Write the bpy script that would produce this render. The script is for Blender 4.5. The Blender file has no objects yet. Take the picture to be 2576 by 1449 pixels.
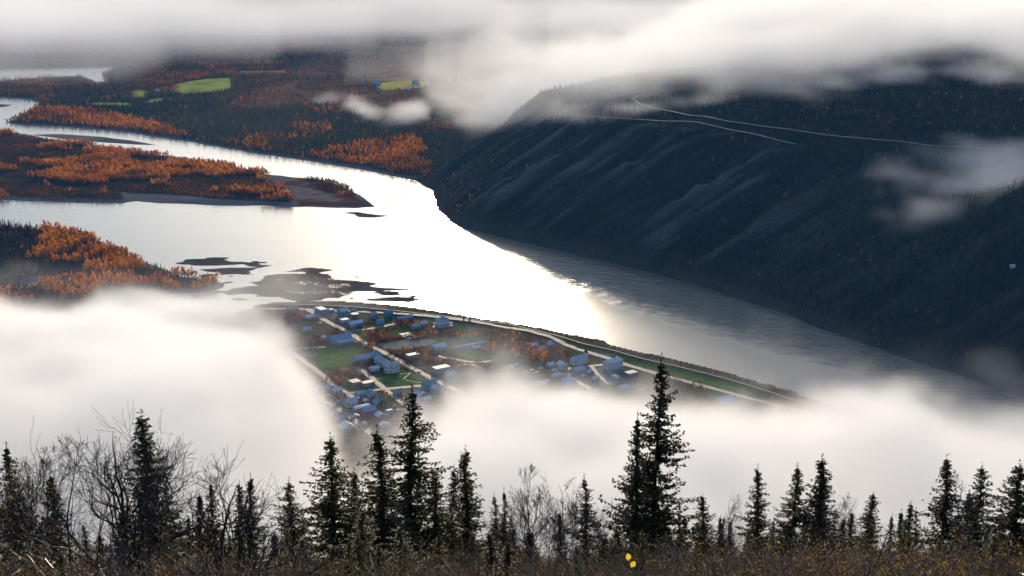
import bpy, math, random
import numpy as np

# ------------------------------------------------------------------ camera, sky, sun, exposure
SC = bpy.context.scene
COL = SC.collection
PITCH = math.atan(368 / 1422)
CAM_Z = 450.0
cam_data = bpy.data.cameras.new('camera')
cam = bpy.data.objects.new('camera', cam_data)
COL.objects.link(cam)
cam.location = (0, 0, CAM_Z)
cam.rotation_euler = (math.pi / 2 - PITCH, 0, 0)
cam_data.sensor_width = 36
cam_data.lens = 50
cam_data.clip_start = 0.5
cam_data.clip_end = 120000
SC.camera = cam

SUN_ELEV, SUN_AZ = math.radians(13.5), math.radians(-1.0)      # azimuth clockwise from +Y
world = bpy.data.worlds.new('World')
SC.world = world
world.use_nodes = True
_nt = world.node_tree
_bg = _nt.nodes['Background']
_sky = _nt.nodes.new('ShaderNodeTexSky')
_sky.sky_type = 'NISHITA'
_sky.sun_disc = False
_sky.sun_elevation = SUN_ELEV
_sky.sun_rotation = SUN_AZ
_sky.altitude = 700
_sky.air_density = 1.0
_sky.dust_density = 1.7
_sky.ozone_density = 3.0
_nt.links.new(_sky.outputs[0], _bg.inputs[0])
_bg.inputs[1].default_value = 0.15

sun_data = bpy.data.lights.new('sun', 'SUN')
sun = bpy.data.objects.new('sun', sun_data)
COL.objects.link(sun)
sun_data.energy = 3.3
sun_data.angle = math.radians(4.0)
sun_data.color = (1.0, 0.82, 0.60)
sun.rotation_euler = (-(math.pi / 2 - SUN_ELEV), 0, -SUN_AZ)

SC.view_settings.view_transform = 'Standard'
SC.view_settings.look = 'None'
SC.view_settings.exposure = 0.52
SC.view_settings.gamma = 1.0
SC.view_settings.use_curve_mapping = False
SC.cycles.use_denoising = True
SC.cycles.use_adaptive_sampling = True
SC.cycles.adaptive_threshold = 0.03
SC.cycles.max_bounces = 12
SC.cycles.diffuse_bounces = 2
SC.cycles.glossy_bounces = 2
SC.cycles.transmission_bounces = 3
SC.cycles.transparent_max_bounces = 6
SC.cycles.volume_bounces = 6
SC.cycles.volume_step_rate = 2.0
SC.cycles.volume_max_steps = 256
SC.cycles.sample_clamp_indirect = 6
SC.cycles.caustics_reflective = False
SC.cycles.caustics_refractive = False

# ------------------------------------------------------------------ helpers
RNG = np.random.default_rng(11)
rnd = random.Random(5)
K = 1024 / 2576.0
CP, SP = math.cos(PITCH), math.sin(PITCH)

def ray(x, y):
    """direction through a point of the survey picture (2576 wide), forward part first"""
    a = (x * K - 512) / 1422
    b = (288 - y * K) / 1422
    return a, CP + b * SP, -SP + b * CP

def G(x, y, z=0.0):
    """ground place at height z that lies under survey point x, y"""
    a, f, d = ray(x, y)
    t = (z - CAM_Z) / d
    return a * t, f * t

def At(x, y, Y):
    a, f, d = ray(x, y)
    t = Y / f
    return a * t, Y, CAM_Z + d * t

def T1(zx, zy, z=4.0):
    return G((900 + zx / 2.862) * 2576 / 3504, (1000 + zy / 2.862) * 2576 / 3504, z)

def T2(zx, zy, z=4.0):
    return G((1700 + zx / 2.1467) * 2576 / 3504, (1050 + zy / 2.1467) * 2576 / 3504, z)

def tag(o, label=None, cat=None, group=None, kind=None):
    if label: o['label'] = label
    if cat: o['category'] = cat
    if group: o['group'] = group
    if kind: o['kind'] = kind
    return o

def mesh_obj(name, verts, faces, mat=None, parent=None, smooth=False):
    me = bpy.data.meshes.new(name)
    me.from_pydata([tuple(v) for v in verts], [], [tuple(f) for f in faces])
    if smooth:
        me.shade_smooth()
    if mat is not None:
        me.materials.append(mat)
    o = bpy.data.objects.new(name, me)
    COL.objects.link(o)
    o.parent = parent
    return o

def fast_mesh(name, V, F, mats=None, fmat=None, smooth=False):
    """mesh from numpy arrays: V (n,3), F (m,3) or (m,4)"""
    V = np.asarray(V, np.float32); F = np.asarray(F, np.int32)
    me = bpy.data.meshes.new(name)
    k = F.shape[1]
    me.vertices.add(len(V)); me.vertices.foreach_set('co', V.ravel())
    me.loops.add(F.size); me.loops.foreach_set('vertex_index', F.ravel())
    me.polygons.add(len(F))
    me.polygons.foreach_set('loop_start', np.arange(0, F.size, k, dtype=np.int32))
    me.polygons.foreach_set('loop_total', np.full(len(F), k, np.int32))
    if fmat is not None:
        me.polygons.foreach_set('material_index', np.asarray(fmat, np.int32))
    me.polygons.foreach_set('use_smooth', np.full(len(F), bool(smooth)))
    for m in (mats or []):
        me.materials.append(m)
    me.update(calc_edges=True)
    return me

def link(name, me, parent=None, loc=None):
    o = bpy.data.objects.new(name, me)
    COL.objects.link(o)
    o.parent = parent
    if loc is not None:
        o.location = loc
    return o

def empty(name, loc=(0, 0, 0), rz=0.0, scale=1.0):
    o = bpy.data.objects.new(name, None)
    o.empty_display_size = 0.5
    COL.objects.link(o)
    o.location = loc
    o.rotation_euler = (0, 0, rz)
    if scale != 1.0:
        o.scale = (scale,) * 3
    return o

# ---- noise on regular grids: random lattice blown up axis by axis
def _wmat(ax, scale, off):
    p = (ax - ax[0]) / scale + off
    i = np.floor(p).astype(int)
    f = p - i
    f = f * f * (3 - 2 * f)
    m = i.max() + 2
    W = np.zeros((len(ax), m), np.float32)
    W[np.arange(len(ax)), i] = 1 - f
    W[np.arange(len(ax)), i + 1] += f
    return W

def noise_grid(axes, scale, rng, octaves=4, gain=0.5, billow=False):
    """fbm in about -1..1 on the product grid; axes listed outermost first; scale may be a tuple"""
    sc = scale if isinstance(scale, (tuple, list)) else (scale,) * len(axes)
    tot = 0; amp = 1.0; norm = 0
    for o in range(octaves):
        Ws = [_wmat(a, s / 2 ** o, rng.random()) for a, s in zip(axes, sc)]
        R = rng.uniform(-1, 1, [w.shape[1] for w in Ws]).astype(np.float32)
        for k, w in enumerate(Ws):
            R = np.moveaxis(np.tensordot(w, R, axes=(1, k)), 0, k)
        if billow:
            R = 1.0 - 3.2 * np.abs(R)
        tot = tot + amp * R; norm += amp; amp *= gain
    return tot / norm * 1.6

class Scatter2:
    """2-D noise that can be read at free points"""
    def __init__(self, seed, n=256):
        self.R = np.random.default_rng(seed).uniform(-1, 1, (n, n)).astype(np.float32); self.n = n
    def __call__(self, x, y, scale, octaves=3):
        t = 0; a = 1; nm = 0
        for o in range(octaves):
            px = np.asarray(x) / scale * 2 ** o + 17.3 * o + 900; py = np.asarray(y) / scale * 2 ** o + 9.1 * o + 900
            i = np.floor(px).astype(int); j = np.floor(py).astype(int)
            f = px - i; g = py - j; f = f * f * (3 - 2 * f); g = g * g * (3 - 2 * g)
            R, n = self.R, self.n
            i0, i1, j0, j1 = i % n, (i + 1) % n, j % n, (j + 1) % n
            t = t + a * ((R[i0, j0] * (1 - f) + R[i1, j0] * f) * (1 - g) + (R[i0, j1] * (1 - f) + R[i1, j1] * f) * g)
            nm += a; a *= 0.5
        return t / nm * 1.6

def sstep(a, b, x):
    t = np.clip((x - a) / (b - a), 0, 1)
    return t * t * (3 - 2 * t)

def poly_sdf(px, py, poly, closed=True):
    """signed distance (positive inside) of points to a polygon"""
    P = np.asarray(poly, float)
    px = np.asarray(px, np.float32); py = np.asarray(py, np.float32)
    d2 = np.full(px.shape, 1e18, np.float32); ins = np.zeros(px.shape, bool)
    n = len(P)
    for i in range(n if closed else n - 1):
        x0, y0 = P[i]; x1, y1 = P[(i + 1) % n]
        ex, ey = x1 - x0, y1 - y0
        L = ex * ex + ey * ey + 1e-9
        t = np.clip(((px - x0) * ex + (py - y0) * ey) / L, 0, 1)
        dx = px - x0 - t * ex; dy = py - y0 - t * ey
        np.minimum(d2, dx * dx + dy * dy, out=d2)
        if closed and y0 != y1:
            c = ((y0 > py) != (y1 > py))
            ins ^= c & (px < (x1 - x0) * (py - y0) / (y1 - y0) + x0)
    d = np.sqrt(d2)
    return np.where(ins, d, -d) if closed else d

# ---- materials
def new_mat(name):
    m = bpy.data.materials.new(name)
    m.use_nodes = True
    nt = m.node_tree
    return m, nt, nt.nodes['Principled BSDF']

def ramp(nt, src, stops):
    r = nt.nodes.new('ShaderNodeValToRGB')
    el = r.color_ramp.elements
    while len(el) < len(stops):
        el.new(0.5)
    for e, (p, c) in zip(el, stops):
        e.position = p; e.color = (*c, 1)
    nt.links.new(src, r.inputs[0])
    return r.outputs[0]

def mottled(name, c0, c1, scale=1.0, rough=0.85, bump=0.0, detail=4, spec=0.3, obj_vary=0.0):
    m, nt, b = new_mat(name)
    tc = nt.nodes.new('ShaderNodeTexCoord')
    n = nt.nodes.new('ShaderNodeTexNoise')
    n.inputs['Scale'].default_value = scale; n.inputs['Detail'].default_value = detail
    nt.links.new(tc.outputs['Object'], n.inputs['Vector'])
    c = ramp(nt, n.outputs['Fac'], [(0.3, c0), (0.7, c1)])
    if obj_vary:
        oi = nt.nodes.new('ShaderNodeObjectInfo')
        hs = nt.nodes.new('ShaderNodeHueSaturation')
        mr = nt.nodes.new('ShaderNodeMapRange')
        mr.inputs['To Min'].default_value = 1 - obj_vary; mr.inputs['To Max'].default_value = 1 + obj_vary
        nt.links.new(oi.outputs['Random'], mr.inputs['Value'])
        nt.links.new(mr.outputs[0], hs.inputs['Value']); nt.links.new(c, hs.inputs['Color'])
        c = hs.outputs[0]
    nt.links.new(c, b.inputs['Base Color'])
    b.inputs['Roughness'].default_value = rough
    b.inputs['Specular IOR Level'].default_value = spec
    if bump:
        bp = nt.nodes.new('ShaderNodeBump'); bp.inputs['Strength'].default_value = bump
        nt.links.new(n.outputs['Fac'], bp.inputs['Height']); nt.links.new(bp.outputs[0], b.inputs['Normal'])
    return m

# ------------------------------------------------------------------ land: one height sheet that dips under the river
def pts(lst, z=0.0):
    return [G(x, y, z) for x, y in lst]

BANK = [(-900, 238), (-400, 243), (0, 245), (75, 250), (107, 260), (85, 273), (57, 290), (32, 303), (15, 308), (62, 314), (150, 318),
        (300, 330), (425, 348), (525, 365), (644, 386), (794, 408), (944, 433), (1050, 455), (1088, 475), (1096, 505), (1105, 525),
        (1125, 548), (1160, 570), (1240, 590), (1300, 605), (1400, 628), (1500, 650), (1640, 687), (1740, 712), (1850, 748),
        (1960, 785), (2100, 837), (2300, 908), (2450, 957), (2576, 1000), (2800, 1075), (3100, 1180)]
poly_A = pts(BANK) + [(900, 700), (4600, 700), (4600, 12000), (-5800, 12000), (-5800, 3800)]
poly_W2 = pts([(-700, 200), (0, 205), (100, 196), (200, 192), (232, 200), (248, 214), (276, 211), (268, 198), (262, 188), (300, 172),
               (335, 166), (200, 170), (0, 174), (-700, 176)])
poly_B = pts([(-500, 310), (0, 326), (90, 345), (250, 368), (420, 392), (560, 412), (690, 440), (790, 450), (850, 465), (885, 480),
              (943, 520), (890, 524), (740, 519), (560, 517), (420, 511), (340, 505), (305, 511), (200, 510), (0, 502), (-500, 492)])
poly_bar = pts([(84, 339), (150, 337), (260, 345), (330, 353), (400, 366), (340, 364), (240, 357), (150, 348)])
poly_spit = pts([(-300, 262), (0, 262), (30, 264), (8, 270), (-300, 276)])
poly_islet = pts([(862, 535), (900, 533), (930, 538), (975, 543), (940, 548), (905, 546), (890, 540)])
poly_C = pts([(-500, 560), (-100, 560), (0, 566), (120, 575), (230, 600), (320, 640), (400, 672), (470, 695), (540, 702), (572, 712),
              (560, 724), (500, 737), (380, 745), (250, 775), (0, 830), (-500, 890)])
poly_pond = pts([(48, 716), (110, 706), (170, 701), (176, 707), (120, 712), (60, 723)])
poly_D1 = pts([(425, 645), (520, 648), (580, 660), (640, 668), (630, 690), (560, 692), (510, 672)])
poly_D2 = pts([(565, 742), (610, 712), (650, 695), (700, 680), (770, 678), (850, 690), (930, 714), (1000, 734), (1016, 748), (900, 751),
               (740, 749), (620, 746)])
SHORE = [(-600, 1110), (0, 955), (400, 850), (600, 792), (690, 768), (800, 764), (900, 766), (1000, 775), (1100, 789), (1200, 805), (1300, 821),
         (1400, 839), (1480, 858), (1500, 860), (1530, 866), (1528, 871), (1600, 888), (1700, 912), (1850, 950), (1930, 975), (2100, 1030),
         (2300, 1090), (2700, 1215), (3200, 1400)]
poly_E = pts(SHORE) + [(1700, 500), (1700, -400), (-1700, -400), (-1700, 1100)]

def axis(segments):
    a = [segments[0][0]]
    for lo, hi, s in segments:
        n = max(1, int(round((hi - lo) / s)))
        a += list(lo + (hi - lo) * (np.arange(n) + 1) / n)
    return np.array(a, np.float32)

AX = axis([(-4600, -2200, 60), (-2200, -1100, 22), (-1100, -620, 10), (-620, 760, 5.5), (760, 1400, 12), (1400, 2400, 25), (2400, 4400, 60)])
AY = axis([(-160, 1000, 11), (1000, 2650, 5), (2650, 4200, 9), (4200, 6500, 22), (6500, 11000, 60)])
GX, GY = np.meshgrid(AX, AY)
N2a = noise_grid([AY, AX], 240, RNG, 5)
N2b = noise_grid([AY, AX], 45, RNG, 3)
N2d = noise_grid([AY, AX], (17, 36), RNG, 3)
N2c = noise_grid([AY, AX], 700, RNG, 3)
BDIR = np.array([0.609, -0.793]); BNRM = np.array([0.793, 0.609]); B0 = np.array(G(1160, 570))

def shore_coords(x, y):
    t = (x - B0[0]) * BDIR[0] + (y - B0[1]) * BDIR[1]
    s = (x - B0[0]) * BNRM[0] + (y - B0[1]) * BNRM[1]
    return s, t

def hill(x, y, sd, na, nb):
    """height of the western hill; sd: distance inland"""
    s, t = shore_coords(x, y)
    s = np.maximum(np.minimum(sd, s + 60), 0)
    bluff = np.interp(s, [0, 40, 230, 420, 900, 1500, 3000], [0, 28, 140, 152, 176, 200, 230])
    wood = np.interp(s, [0, 40, 250, 600, 1000, 1600, 3000], [0, 24, 118, 205, 236, 255, 280])
    k = sstep(150, 620, t - 0.25 * s)
    h = bluff * (1 - k) + wood * k
    amp = sstep(-430, -290, t - 0.02 * s)
    h = h * amp
    q = t - 0.28 * s
    rib = 1 - np.abs(np.sin(q / 47.0 + 1.1 * na + 0.5 * nb)) * 1.0
    h = h + amp * (rib - 0.45) * np.clip(s, 0, 200) * 0.085 * (1 - sstep(140, 250, s)) + amp * na * np.clip(s, 0, 300) * 0.03 + amp * nb * np.clip(s, 0, 60) * 0.03
    draw = np.exp(-((q - 560) / 95.0) ** 2) * sstep(150, 420, s)
    h = h - draw * 62
    spur = np.exp(-((q - 760) / 90.0) ** 2) * sstep(120, 330, s) * 26
    return np.maximum(h + spur, 0), amp

def land_height(x, y, na, nb, nc, nd):
    jag = nb * 5 + na * 4
    sA = np.minimum(poly_sdf(x, y, poly_A), -poly_sdf(x, y, poly_W2)) + jag * 0.6
    sB = poly_sdf(x, y, poly_B) + jag * 0.8
    sC = np.minimum(poly_sdf(x, y, poly_C) + jag * 0.8, -poly_sdf(x, y, poly_pond) + 1)
    sE = poly_sdf(x, y, poly_E) + nb * 1.2
    sS = np.maximum(np.maximum(poly_sdf(x, y, poly_bar), poly_sdf(x, y, poly_spit)), poly_sdf(x, y, poly_islet)) + jag * 0.4
    sD = np.maximum(poly_sdf(x, y, poly_D1), poly_sdf(x, y, poly_D2))
    z = np.full(x.shape, -3.0, np.float32)
    zA = np.clip(sA * 0.16, -3, 5) + np.clip(sA - 40, 0, 400) * 0.012 * (1 + 0.8 * nc)
    h, amp = hill(x, y, sA, na, nb)
    zA = zA + np.where(sA > 0, h, 0)
    far = sstep(5600, 8500, y + 0.15 * x) * (170 + 120 * nc)
    zA = zA + np.where(sA > 0, far, 0)
    z = np.maximum(z, zA)
    z = np.maximum(z, np.clip(sB * 0.13, -3, 3.2) + 0.25 * nb)
    z = np.maximum(z, np.clip(sC * 0.2, -3, 4.0) + 0.3 * nb)
    z = np.maximum(z, np.clip(sS * 0.06, -3, 0.9) + 0.12 * nb)
    zD = np.clip(sD * 0.022, -1.2, 0.38) + 0.85 * nd + 0.2 * nb - 0.06
    z = np.maximum(z, np.where(sD > -25, np.clip(zD, -3, 1.1), -3))
    zE = np.clip(sE * 0.35, -3, 4.0)
    z = np.maximum(z, zE)
    # the near hillside that carries the viewpoint
    cone = np.clip(y, -200, 3000) + 0.00012 * x * x
    slope = np.where(y < 0, 447.6 - 0.2 * y * 0 , 447.6 - 0.497 * cone) + na * np.clip(y, 0, 60) * 0.008 + nb * np.clip(y, 0, 40) * 0.006
    slope = np.where(slope < 4, 4 + (slope - 4) * 0, slope)
    z = np.where(sE > 0, np.maximum(z, slope), z)
    return z, dict(A=sA, B=sB, C=sC, E=sE, S=sS, D=sD, amp=amp, h=h)

_s0, _t0 = shore_coords(GX, GY)
STREAK = Scatter2(9)((_t0 - 0.28 * _s0), _s0 * 0.10, 17, 3).astype(np.float32)
GZ, LM = land_height(GX, GY, N2a, N2b, N2c, N2d)
GZ = (GZ + STREAK * 3.0 * sstep(8, 40, LM['h']) * (1 - sstep(85, 125, LM['h']))).astype(np.float32)
# the dike between the town and the river
DIKE = [T1(*p, 6.0) for p in [(-400, 150), (110, 118), (480, 124), (900, 146), (1300, 182), (1700, 228), (2060, 272), (2400, 312)]] \
    + [T2(*p, 6.0) for p in [(210, 158), (450, 214), (650, 276), (860, 322), (980, 356), (1065, 382), (1300, 432), (1700, 532), (1960, 612), (2300, 725), (2700, 860)]]
_j0, _j1 = np.searchsorted(AY, [1100, 1800])
dike_d = np.full(GX.shape, 999, np.float32)
dike_d[_j0:_j1] = poly_sdf(GX[_j0:_j1], GY[_j0:_j1], DIKE, closed=False)
GZ = np.where((LM['E'] > 0) & (GZ < 5), GZ + 2.4 * (1 - sstep(2.5, 9, dike_d)), GZ).astype(np.float32)

def ground_z(x, y):
    """height of the land sheet at free points"""
    x = np.asarray(x, float); y = np.asarray(y, float)
    i = np.clip(np.searchsorted(AX, x) - 1, 0, len(AX) - 2); j = np.clip(np.searchsorted(AY, y) - 1, 0, len(AY) - 2)
    f = np.clip((x - AX[i]) / (AX[i + 1] - AX[i]), 0, 1); g = np.clip((y - AY[j]) / (AY[j + 1] - AY[j]), 0, 1)
    return (GZ[j, i] * (1 - f) + GZ[j, i + 1] * f) * (1 - g) + (GZ[j + 1, i] * (1 - f) + GZ[j + 1, i + 1] * f) * g

def grid_val(A, x, y):
    i = np.clip(np.searchsorted(AX, x), 0, len(AX) - 1); j = np.clip(np.searchsorted(AY, y), 0, len(AY) - 1)
    return A[j, i]

# what covers the land (true colours of soil, gravel, grass, heath)
FIELDS = [
    [(440, 232), (452, 222), (444, 212), (480, 205), (520, 199), (582, 198), (585, 228), (560, 232), (520, 236), (470, 240)],
    [(338, 232), (352, 226), (372, 232), (366, 246), (344, 248)],
    [(372, 254), (395, 248), (418, 250), (400, 258), (375, 260)],
    [(235, 256), (320, 258), (335, 266), (230, 262)],
]
FIELD2 = [[(935, 216), (990, 206), (1050, 202), (1085, 214), (1050, 222), (968, 229)]]
TAN = [[(604, 180), (660, 178), (720, 180), (726, 188), (604, 192)], [(930, 205), (1000, 196), (1060, 195), (1075, 200), (1000, 206)]]
LAWNS = [  # town greens, survey points of the enlarged town pictures
    [T1(*p) for p in [(430, 650), (520, 560), (880, 515), (1010, 560), (1010, 590), (880, 690), (740, 735), (560, 735)]],
    [T1(*p) for p in [(1075, 835), (1330, 810), (1330, 760), (1360, 755), (1600, 880), (1430, 920), (1245, 940)]],
    [T1(*p) for p in [(985, 340), (1100, 315), (1280, 285), (1300, 310), (1120, 345), (985, 360)]],
    [T1(*p) for p in [(1490, 250), (1600, 240), (1690, 265), (1660, 290), (1500, 285)]],
    [T1(*p) for p in [(1840, 330), (1960, 310), (2120, 335), (2050, 365), (1910, 380)]],
    [T1(*p) for p in [(1880, 590), (2000, 570), (2290, 620), (2280, 660), (2000, 670)]],
    [T1(*p) for p in [(820, 930), (1120, 930), (1170, 940), (1100, 960), (860, 970)]],
    [T1(*p) for p in [(520, 985), (650, 975), (700, 1000), (560, 1010)]],
    [T1(*p) for p in [(870, 395), (1010, 380), (1030, 480), (980, 470)]],
    [T1(*p) for p in [(470, 175), (520, 190), (640, 225), (600, 235)]],
    [T1(*p) for p in [(1210, 380), (1420, 350), (1560, 370), (1330, 430)]],
    [T2(*p) for p in [(150, 150), (450, 222), (650, 284), (860, 330), (1000, 366), (960, 400), (830, 368), (560, 296), (300, 206)]],
    [T2(*p) for p in [(1000, 385), (1060, 388), (1300, 440), (1700, 540), (1950, 620), (2050, 660), (1900, 660), (1600, 590), (1200, 485), (960, 420)]],
]
GRAVEL_LOTS = [
    [T1(*p) for p in [(1150, 510), (1380, 460), (1680, 460), (1700, 500), (1420, 560), (1190, 560)]],
    [T1(*p) for p in [(370, 590), (500, 575), (560, 600), (500, 635), (380, 630)]],
    [T2(*p) for p in [(690, 322), (760, 318), (885, 352), (830, 372), (700, 345)]],
    [T1(*p) for p in [(640, 215), (740, 205), (720, 260), (640, 250)]],
    [T2(*p) for p in [(590, 470), (760, 440), (900, 480), (960, 540), (800, 580), (640, 540)]],
]
def inside_any(polys):
    m = np.full(GX.shape, -1e9, np.float32)
    for p in polys:
        P = np.array(p)
        x0, x1, y0, y1 = P[:, 0].min() - 20, P[:, 0].max() + 20, P[:, 1].min() - 20, P[:, 1].max() + 20
        i0, i1 = np.searchsorted(AX, [x0, x1]); j0, j1 = np.searchsorted(AY, [y0, y1])
        if i1 > i0 and j1 > j0:
            sl = (slice(j0, j1), slice(i0, i1))
            m[sl] = np.maximum(m[sl], poly_sdf(GX[sl], GY[sl], p))
    return m

def lay(colr, mask, c, var=None, amt=0.0):
    c = np.array(c, np.float32)[None, None, :] * (1 + (amt * var[..., None] if var is not None else 0))
    return colr * (1 - mask[..., None]) + c * mask[..., None]

C = np.zeros(GX.shape + (3,), np.float32) + np.array([0.050, 0.036, 0.026], np.float32)
C = C * (1 + 0.3 * N2b[..., None])
heath = sstep(0.0, 0.35, N2a + 0.5 * N2c + 0.1) * (LM['A'] > 30) * (1 - sstep(20, 60, LM['h'])) * sstep(2900, 3500, GY)
C = lay(C, heath, (0.19, 0.085, 0.045), N2b, 0.4)
open_ = sstep(3330, 3500, GY) * sstep(-760, -600, GX) * (LM['A'] > 30) * (LM['h'] < 10)
C = lay(C, open_ * 0.8, (0.20, 0.105, 0.055), N2d, 0.35)
C = lay(C, open_ * sstep(.2, .5, N2a), (0.25, 0.15, 0.07), N2b, 0.3)
tanm = sstep(0.35, 0.6, N2a - 0.4 * N2c) * (LM['A'] > 40) * (LM['h'] < 10) * sstep(2900, 3500, GY)
C = lay(C, tanm * 0.7, (0.17, 0.11, 0.05), N2b, 0.3)
F1 = inside_any([pts(f, 8) for f in FIELDS]); F2 = inside_any([pts(f, 8) for f in FIELD2]); F3 = inside_any([pts(f, 8) for f in TAN])
C = lay(C, sstep(-6, 6, F1), (0.34, 0.36, 0.06), N2b, 0.25)
C = lay(C, sstep(-6, 6, F2), (0.46, 0.38, 0.08), N2b, 0.2)
C = lay(C, sstep(-6, 6, F3), (0.34, 0.17, 0.07), N2b, 0.2)
# gravel shores and bars
for k, w in (('A', 16), ('B', 22), ('C', 18)):
    shore = (LM[k] > -30) * (1 - sstep(w * 0.6, w * 1.3, LM[k] + 6 * N2b))
    if k == 'A': shore = shore * (1 - 0.85 * sstep(0.2, 0.5, LM['amp']))
    C = lay(C, shore * (LM[k] > -30), (0.17, 0.15, 0.135), N2b, 0.3)
C = lay(C, (LM['S'] > -12) * 1.0, (0.15, 0.125, 0.11), N2b, 0.4)
C = lay(C, (LM['D'] > -25) * 1.0 * (LM['C'] < 2) * (LM['E'] < 0), (0.060, 0.050, 0.044), N2d, 0.6)
# the bare gravel end of the island
end = poly_sdf(GX, GY, pts([(690, 440), (800, 450), (950, 522), (745, 521), (735, 505), (715, 480), (650, 450)]))
C = lay(C, sstep(-4, 8, end + 4 * N2b) * (LM['B'] > -10), (0.20, 0.165, 0.14), N2b, 0.35)
C = lay(C, sstep(-4, 8, end) * sstep(0.15, 0.45, N2b + N2a), (0.13, 0.055, 0.038))
bar2 = poly_sdf(GX, GY, pts([(300, 488), (420, 492), (560, 507), (745, 514), (745, 522), (420, 514), (310, 508)]))
C = lay(C, sstep(-4, 4, bar2) * (LM['B'] > -12), (0.15, 0.13, 0.12), N2b, 0.3)
# western hill: soil, scree strips, moss
ss_, tt_ = shore_coords(GX, GY)
hm = sstep(6, 30, LM['h'])
C = lay(C, hm, (0.036, 0.031, 0.028), N2b, 0.25)
q_ = tt_ - 0.28 * ss_
scree = sstep(0.05, 0.5, STREAK + 0.35 * N2a) * hm * (1 - 0.8 * sstep(250, 620, tt_ - 0.2 * ss_)) * (1 - sstep(210, 300, LM['A']))
C = lay(C, scree * 0.8, (0.112, 0.094, 0.083), N2d, 0.5)
C = lay(C, sstep(0.3, 0.6, -STREAK) * hm * 0.7, (0.022, 0.022, 0.018))
C = lay(C, hm * sstep(0.1, 0.5, N2a) * 0.6, (0.04, 0.042, 0.026))
# town
tm = (LM['E'] > 0) * 1.0
C = lay(C, tm, (0.215, 0.172, 0.130), N2b, 0.22)
C = lay(C, tm * sstep(-0.1, 0.4, N2a + 0.5 * N2b), (0.110, 0.088, 0.046), N2b, 0.3)
C = lay(C, tm * sstep(-0.05, 0.3, N2b - 0.3 * N2a) * 0.75, (0.080, 0.095, 0.032))
C = lay(C, tm * sstep(-2, 3, inside_any(LAWNS)), (0.092, 0.150, 0.028), N2b, 0.4)
C = lay(C, tm * sstep(-2, 3, inside_any(GRAVEL_LOTS)), (0.27, 0.23, 0.19), N2b, 0.25)
C = lay(C, tm * (1 - sstep(5, 10, dike_d)) * 0.9, (0.045, 0.045, 0.022), N2b, 0.3)
C = lay(C, sstep(8, 14, GZ) * tm, (0.040, 0.032, 0.020), N2b, 0.3)
C = lay(C, tm * (1 - sstep(2, 9, LM['E'])), (0.085, 0.068, 0.050), N2b, 0.3)

ny, nx = GX.shape
ii = np.arange(nx * ny).reshape(ny, nx)
Fq = np.stack([ii[:-1, :-1], ii[:-1, 1:], ii[1:, 1:], ii[1:, :-1]], -1).reshape(-1, 4)
keep = ~((GZ[:-1, :-1] < -2.6) & (GZ[1:, 1:] < -2.6) & (GZ[:-1, 1:] < -2.6) & (GZ[1:, :-1] < -2.6)).ravel()
m_land, nt, b = new_mat('land_cover')
at = nt.nodes.new('ShaderNodeVertexColor'); at.layer_name = 'cover'
n1 = nt.nodes.new('ShaderNodeTexNoise'); n1.inputs['Scale'].default_value = 0.35; n1.inputs['Detail'].default_value = 6
tc = nt.nodes.new('ShaderNodeTexCoord'); nt.links.new(tc.outputs['Object'], n1.inputs['Vector'])
mx = nt.nodes.new('ShaderNodeMix'); mx.data_type = 'RGBA'; mx.blend_type = 'MULTIPLY'; mx.inputs[0].default_value = 1.0
nt.links.new(at.outputs['Color'], mx.inputs[6])
nt.links.new(ramp(nt, n1.outputs['Fac'], [(0.25, (0.55, 0.55, 0.55)), (0.75, (1.4, 1.4, 1.4))]), mx.inputs[7])
nt.links.new(mx.outputs[2], b.inputs['Base Color'])
b.inputs['Roughness'].default_value = 1.0; b.inputs['Specular IOR Level'].default_value = 0.0
bp = nt.nodes.new('ShaderNodeBump'); bp.inputs['Strength'].default_value = 0.6; bp.inputs['Distance'].default_value = 1.5
nt.links.new(n1.outputs['Fac'], bp.inputs['Height']); nt.links.new(bp.outputs[0], b.inputs['Normal'])
me = fast_mesh('ground', np.stack([GX, GY, GZ], -1).reshape(-1, 3), Fq[keep], [m_land], smooth=True)
ca = me.color_attributes.new('cover', 'FLOAT_COLOR', 'POINT')
ca.data.foreach_set('color', np.concatenate([np.clip(C, 0.004, 0.8), np.ones(C.shape[:2] + (1,))], -1).astype(np.float32).ravel())
tag(link('ground', me), kind='structure')

# ground far beyond, to the horizon
tag(mesh_obj('distant_ground', [(-90000, -400, -5), (90000, -400, -5), (90000, 90000, -5), (-90000, 90000, -5)], [(0, 1, 2, 3)],
             mottled('distant_soil', (0.04, 0.035, 0.025), (0.07, 0.05, 0.035), 0.004)), kind='structure')

# the river
m_water, nt, b = new_mat('river_water')
b.inputs['Base Color'].default_value = (0.150, 0.122, 0.078, 1)
b.inputs['Roughness'].default_value = 0.08
b.inputs['IOR'].default_value = 1.333
b.inputs['Specular IOR Level'].default_value = 0.36
tc = nt.nodes.new('ShaderNodeTexCoord')
def wave(rot, sx, sy, scale, detail):
    mp = nt.nodes.new('ShaderNodeMapping'); mp.inputs['Rotation'].default_value = (0, 0, rot)
    mp.inputs['Scale'].default_value = (sx, sy, 1)
    nt.links.new(tc.outputs['Object'], mp.inputs['Vector'])
    n = nt.nodes.new('ShaderNodeTexNoise'); n.inputs['Scale'].default_value = scale; n.inputs['Detail'].default_value = detail
    nt.links.new(mp.outputs[0], n.inputs['Vector'])
    return n.outputs['Fac']
wA = wave(0.35, 1.0, 2.6, 0.05, 4)
wB = wave(-0.9, 1.0, 1.6, 0.014, 3)
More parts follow.
